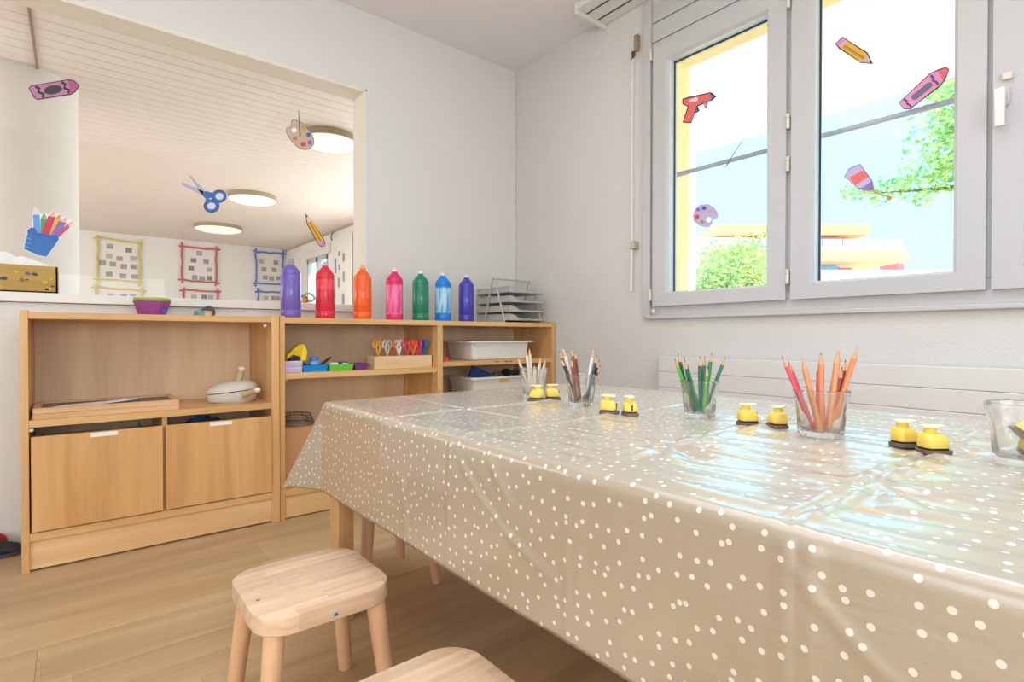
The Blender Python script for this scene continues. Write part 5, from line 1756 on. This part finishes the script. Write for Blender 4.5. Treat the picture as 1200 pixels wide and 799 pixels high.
def pencil(jar, col, tip_px, tip_py, base_py, label, dep=None, rad=.0040):
    """a pencil standing in tumbler `jar`; tip offset measured sideways and up in metres through the tumbler's scale"""
    jx, jy, k, jr, jh = JARS[jar]
    side_, z_tip = tip_px*k, tip_py*k
    base = Vector((jx, jy, ZT))
    lim = jr*0.80-.0052-rad            # foot radius on the glass bottom
    mxr = jr-.0042-rad                 # radius where it passes the rim
    dep0 = 0.0 if dep is None else dep
    best, pick = -1e9, None
    for i in range(400):
        w_ = min(1, i/120)
        dd = dep0+prng.uniform(-.018, .018)*w_
        fs_ = side_*.34+prng.uniform(-.007, .007)*(.3+w_)
        fdp = dd*.8+prng.uniform(-.012, .012)*w_
        q = math.hypot(fs_, fdp)
        if q > lim:
            fs_, fdp = fs_*lim/q, fdp*lim/q
        tip = base+RIGHT*side_+FWD*dd+Vector((0, 0, z_tip))
        foot = base+RIGHT*fs_+FWD*fdp+Vector((0, 0, .0118))
        d = tip-foot
        r_ = foot+d*((jh-.0118)/d.z)-base
        over = math.hypot(r_.x, r_.y)-mxr
        gap = min([seg_gap(foot, tip, f2, t2)-(rad+q2)*1.04 for f2, t2, q2 in SEGS[jar]] or [1])
        score = min(gap, 0)-max(over, 0)*3-.02*w_*abs(dd-dep0)
        if score > best:
            best, pick = score, (foot, tip)
        if gap >= 0 and over <= 0:
            break
    foot, tip = pick
    SEGS[jar].append((foot, tip, rad))
    d = tip-foot
    L_ = d.length
    t = thing('pencil', label, 'pencil', tuple(foot), 0, 'coloured pencils in the glass tumblers')
    qt = Vector((0, 0, 1)).rotation_difference(d.normalized())
    t.rotation_mode = 'QUATERNION'
    t.rotation_quaternion = qt
    cone = .021 if rad < .0045 else .024
    m_ = mat('pencil_'+col, PC[col], .35, coat=.2)
    MB().lathe([(rad, 0), (rad, L_-cone)], 6).build('barrel', m_, t)
    MB().lathe([(rad*.98, L_-cone-.0002), (rad*.32, L_-.006)], 10).build('wood_point', pencil_wood, t, smooth=True)
    lc = LEADS.get(col, tuple(int(c*.55) for c in PC[col]))
    if col == 'white':
        lc = (236, 232, 228)
    MB().lathe([(rad*.34, L_-.0065), (rad*.06, L_)], 8).build('lead', mat('lead_'+col, lc, .5), t, smooth=True)
    return t


P = [
    (0, 'speckled', -19, 48, 'speckled white pencil leaning to the left edge of the farthest tumbler'),
    (0, 'cream', -9, 58, 'tall cream pencil standing left of centre in the farthest tumbler'),
    (0, 'speckled', -5, 59, 'tallest speckled white pencil in the farthest tumbler'),
    (0, 'speckled', 1, 40, 'short speckled pencil in the middle of the farthest tumbler'),
    (0, 'cream', 8.5, 48, 'cream pencil right of centre in the farthest tumbler'),
    (0, 'speckled', 14.5, 47, 'speckled white pencil leaning to the right edge of the farthest tumbler'),
    (1, 'brown', -26, 65, 'brown pencil leaning farthest left in the second tumbler'),
    (1, 'black', -24, 56, 'black pencil just below the leftmost brown one in the second tumbler'),
    (1, 'white', -21, 67, 'white pencil leaning left in the second tumbler'),
    (1, 'brown', -11.5, 68, 'tallest brown pencil in the second tumbler'),
    (1, 'brown', -7, 64, 'brown pencil close right of the tallest one in the second tumbler'),
    (1, 'brown', -13, 56, 'short brown pencil in the middle of the second tumbler'),
    (1, 'white', 14.7, 66, 'white pencil leaning right in the second tumbler'),
    (1, 'black', 18, 60, 'upper black pencil leaning right in the second tumbler'),
    (1, 'black', 22, 54, 'middle black pencil leaning right in the second tumbler'),
    (1, 'black', 23, 48, 'lowest black pencil leaning farthest right in the second tumbler'),
    (2, 'lightgreen', -30, 69, 'light green pencil leaning farthest left in the third tumbler'),
    (2, 'darkgreen', -23.5, 75, 'tallest dark green pencil leaning left in the third tumbler'),
    (2, 'darkgreen', -20, 68, 'shorter dark green pencil leaning left in the third tumbler'),
    (2, 'green', -18, 71, 'bright green pencil leaning left in the third tumbler'),
    (2, 'darkgreen', 1.5, 71, 'upright dark green pencil in the middle of the third tumbler'),
    (2, 'teal', 8.5, 71, 'upright teal pencil in the middle of the third tumbler'),
    (2, 'lightgreen', 7, 60, 'short upright light green pencil in the third tumbler'),
    (2, 'green', 13.5, 76, 'upright bright green pencil right of centre in the third tumbler'),
    (2, 'teal', 30, 71, 'teal pencil leaning far right in the third tumbler'),
    (3, 'pinkred', -45, 94, 'pinkish red pencil leaning farthest left in the fourth tumbler'),
    (3, 'pink', -36, 88, 'pink pencil behind the leftmost ones in the fourth tumbler'),
    (3, 'natural', -29, 92, 'natural wood pencil leaning left in the fourth tumbler'),
    (3, 'salmon', -2.6, 99, 'thick salmon pencil standing in the middle of the fourth tumbler'),
    (3, 'red', 5, 88, 'red pencil behind the middle ones in the fourth tumbler'),
    (3, 'natural', 14, 102, 'tall natural wood pencil right of centre in the fourth tumbler'),
    (3, 'orange', 26, 100, 'orange pencil leaning right in the fourth tumbler'),
    (3, 'darkred', 23, 82, 'dark red pencil leaning right in the fourth tumbler'),
    (3, 'darkred', 30, 90, 'dark red pencil behind the tallest orange one in the fourth tumbler'),
    (3, 'orange', 40, 106, 'tallest orange pencil leaning farthest right in the fourth tumbler'),
    (3, 'pink', 38, 87, 'thin pink pencil at the right edge of the fourth tumbler'),
]
deps = {0: [-.006, -.012, .004, -.004, .008, -.002], 1: [.012, .003, -.004, -.002, .008, -.012, .006, -.006, .012, -.013], 2: [.002, .014, -.012, -.004, .006, .012, -.012, -.002, .006],
        3: [.010, .018, -.012, -.006, .020, -.014, .012, -.004, .016, -.012, .020]}
cnt = {0: 0, 1: 0, 2: 0, 3: 0}
for j, c, px_, py_, lab in P:
    pencil(j, c, px_, py_, 0, lab, deps[j][cnt[j]], .0050 if j == 3 and c in ('natural', 'salmon', 'orange') else .0040)
    cnt[j] += 1

# ------------------------------------------------------------------ craft punches
py_m = mat('punch_yellow', (244, 214, 96), .4, coat=.2)
pb_m = mat('punch_base_brown', (112, 92, 86), .45, .2)
pc_m = mat('punch_cap_yellow', (250, 238, 190), .35)


def punch(label, x, y, rz, z=None, group='yellow craft punches on the table'):
    t = thing('craft_punch', label, 'craft punch', (x, y, ZT if z is None else z), rz, group)
    MB().prism(rrect(.043, .032, .009), 0, .0065).build('base', pb_m, t, bevel=.001)
    R = []
    for w_, d_, zz, dx in ((.036, .028, .0095, -.001), (.0380, .030, .012, -.001), (.036, .0285, .021, -.002), (.031, .0255, .0280, -.004), (.024, .021, .0305, -.006), (.018, .018, .0315, -.007)):
        R.append([(px_+dx, py_, zz) for px_, py_ in rrect(w_, d_, min(w_, d_)*.32, 5)])
    MB().loft(R).build('body', py_m, t, smooth=True)
    bx(-.016, .014, -.012, .012, .005, .010).build('gap_block', dark, t)
    MB().lathe([(.0085, .030), (.0080, .037), (.0090, .040)], 16, (-.006, 0, 0)).build('neck', py_m, t, smooth=True)
    c_ = []
    for i in range(24):
        a = 2*PI*i/24
        c_.append((-.006+.0120*math.cos(a)+(.010 if math.cos(a) > .80 else 0), .0115*math.sin(a)))
    MB().prism(c_, .0395, .0430).build('lever_cap', pc_m, t, smooth=True, bevel=.001)
    bx(.0170, .0182, -.0016, .0016, .011, .025).build('front_slot', dark, t)
    return t


aw = math.atan2(-math.cos(YAW), math.sin(YAW))   # facing sideways, to the right of the view
punch('yellow craft punch left of the pair before the farthest tumbler', 0.994, 1.115, aw+2.6)
punch('yellow craft punch right of the pair before the farthest tumbler', 1.045, 1.100, aw+.15)
punch('yellow craft punch left of the pair between second and third tumbler', 0.958, 0.82, aw-.5)
punch('yellow craft punch with dark front slot, right in the pair before the green pencils', 0.974, 0.773, aw-1.5)
punch('yellow craft punch left of the pair before the salmon pencils', 1.055, 0.539, aw+.1)
punch('yellow craft punch right of the pair, beside the salmon pencils', 1.069, 0.488, aw+1.55)
punch('yellow craft punch partly behind another at the right end of the table', 1.048, 0.272, aw+.1)
punch('yellow craft punch in front of another at the right end of the table', 1.020, 0.229, aw+.05)
a_ = punch('yellow craft punch lying lower in the rightmost tumbler', 1.032, 0.122, 0.6, ZT+.011, 'yellow craft punches in the rightmost tumbler')
a_.scale = (.8, .8, .8)
a_ = punch('yellow craft punch lying tilted on top in the rightmost tumbler', 1.020, 0.133, 1.2, ZT+.040, 'yellow craft punches in the rightmost tumbler')
a_.scale = (.75, .75, .75)
a_.rotation_euler = (0.6, -.5, 1.2)

# ================================================================== OUTSIDE THE WINDOW
soffit = mat('balcony_soffit', (248, 234, 226), .9, spec=.2, noise_amt=.015, noise_scale=2)
bs = struct(tag(bx(XO+.06, 4.69, -4.5, 2.9, 2.55, 2.75).build('balcony_slab', soffit), 'pale balcony soffit above the window', None))
struct(tag(bx(XO+.002, 4.64, 2.9, 3.05, -.2, 2.55).build('balcony_side_wall', mat('balcony_wall_white', (240, 240, 244), .85)), 'white side wall at the end of the balcony', None))
struct(bx(XO, 3.6, -4.5, 2.9, 2.42, 2.75).build('trim_5', beige_reveal)) if False else None
struct(bx(-60, 120, -80, 140, -.6, -.16).build('ground', mat('pale_ground', (212, 196, 180), .95, noise_amt=.15, noise_scale=.4)))

leaf_mats = [leaf_mat('leaf_lime', (222, 226, 140)), leaf_mat('leaf_green', (158, 190, 112))]


def foliage(blobs, n, size, seed, par, mats):
    r_ = random.Random(seed)
    m = MB()
    tot = sum(b[3]**2 for b in blobs)
    for (cx_, cy_, cz_, rad) in blobs:
        for _ in range(int(n*rad**2/tot)):
            d = Vector((r_.gauss(0, 1), r_.gauss(0, 1), r_.gauss(0, 1))).normalized()*rad*(r_.random()**.40)
            c = Vector((cx_, cy_, cz_))+d
            a = Vector((r_.gauss(0, 1), r_.gauss(0, 1), r_.gauss(0, .7))).normalized()
            b = a.cross(Vector((r_.gauss(0, 1), r_.gauss(0, 1), r_.gauss(0, 1)))).normalized()
            s = size*r_.uniform(.6, 1.3)
            m.m = 0 if r_.random() < .6 else 1
            nrm = a.cross(b)*s*.18
            m.add([c-a*s, c-b*s*.45+nrm, c+a*s, c+b*s*.45+nrm], [(0, 1, 2, 3)])
    o = m.build('foliage', mats, par)
    o['kind'] = 'stuff'
    return o


bark = mat('bark', (120, 104, 88), .9, bump=.6, bump_scale=30)
bu = thing('bush', 'bright green bush behind the left window pane', 'bush', (9.0, 4.9, -.16))
rb_ = random.Random(4)
blobs = [(rb_.uniform(-.5, .5), rb_.uniform(-.95, .9), rb_.uniform(.9, 1.95), rb_.uniform(.45, .7)) for _ in range(14)]+[(0, -.35, 2.35, .42), (0.1, .35, 2.35, .36)]
foliage(blobs, 22000, .042, 1, bu, leaf_mats)
for i in range(4):
    a = i*1.6
    MB().tube([(.1*math.cos(a), .1*math.sin(a), 0), (.35*math.cos(a), .45*math.sin(a), 1.0), (.5*math.cos(a), .75*math.sin(a), 1.8)], .03, 7, rr=[.04, .028, .012]).build('stem', bark, bu, smooth=True)
tr = thing('tree', 'leafy tree reaching in from the right behind the middle pane', 'tree', (8.6, 0.0, -.16))
blobs = [(rb_.uniform(-.9, .9), rb_.uniform(-1.3, 1.5), rb_.uniform(3.0, 5.2), rb_.uniform(.5, .85)) for _ in range(16)]
blobs += [(-.1, 1.35, 3.15, .40), (-.2, 1.62, 3.30, .40), (-.1, 1.75, 2.95, .30), (-.1, 2.0, 2.85, .28), (0, 2.30, 2.95, .24), (0, 2.62, 2.92, .22), (0, 2.9, 3.0, .14), (0, 1.65, 3.7, .4), (0.2, 1.85, 4.1, .35), (0, 1.45, 2.55, .22)]
foliage(blobs, 20000, .046, 2, tr, leaf_mats)
MB().tube([(0, 0, 0), (.05, .02, 1.5), (-.05, .05, 3.0), (0, 0, 4.6)], .1, 10, rr=[.16, .13, .10, .05]).build('trunk', bark, tr, smooth=True)
for p in (((-.05, .05, 2.3), (-.1, .9, 2.75), (-.1, 1.9, 2.8), (0, 2.7, 2.92)), ((-.03, .04, 2.8), (-.05, .9, 3.2), (0, 1.7, 3.6)), ((0, 0, 3.2), (.2, -.8, 3.9), (.3, -1.4, 4.4))):
    MB().tube(p, .02, 7, rr=[.06, .035, .02, .008][:len(p)]).build('branch', bark, tr, smooth=True)

# far building, facing the room
DB = 34.0
bd = thing('apartment_building', 'far apartment building with orange balcony bands and red walls', 'building', tuple(Vector((FWD*DB))+Vector((0, 0, -.16))), YAW-PI/2)
kx = DB/629.6


def bpx(x0, x1, yt, yb, d0, d1, nm, m_):
    z0, z1 = .93+(393.8-yb)*kx, .93+(393.8-yt)*kx
    return bx((x0-600)*kx, (x1-600)*kx, d0, d1, z0, z1).build(nm, m_, bd)


orange_m = mat('balcony_orange', (232, 172, 120), .8)
redw = mat('wall_red', (226, 110, 110), .85)
bw_m = mat('building_white', (236, 232, 232), .85)
bpx(700, 990, 276, 411.0, 0.5, 8.0, 'core_wall', bw_m)
bpx(880, 999, 277, 286, 0.38, 0.6, 'red_wall', redw)
bpx(958, 983, 279, 286, 0.3, 0.42, 'window', mat('far_window_blue', (120, 170, 210), .2))
bpx(840, 1019, 263, 275, 0.0, 9.0, 'roof_band', orange_m)
bpx(846, 1048, 297, 309, -1.2, 8.0, 'balcony_band', orange_m)
for i in range(8):
    x = 860+i*23.2
    bpx(x, x+21.5, 283.5, 297, -1.05, -1.0, 'railing_pane', mat('railing_glass', (196, 226, 230), .15, spec=.5))
bpx(880, 1002, 312.5, 323, 0.38, 0.6, 'red_wall', redw)
bpx(902, 985, 311, 317, 0.3, 0.42, 'window', mat('far_window_blue'))
bpx(846, 1110, 321, 340, -2.2, -1.6, 'lower_railing', mat('lower_rail_lilac', (214, 206, 224), .6))
bpx(1131, 1140, 293, 304, 6, 8, 'red_chimney', redw)
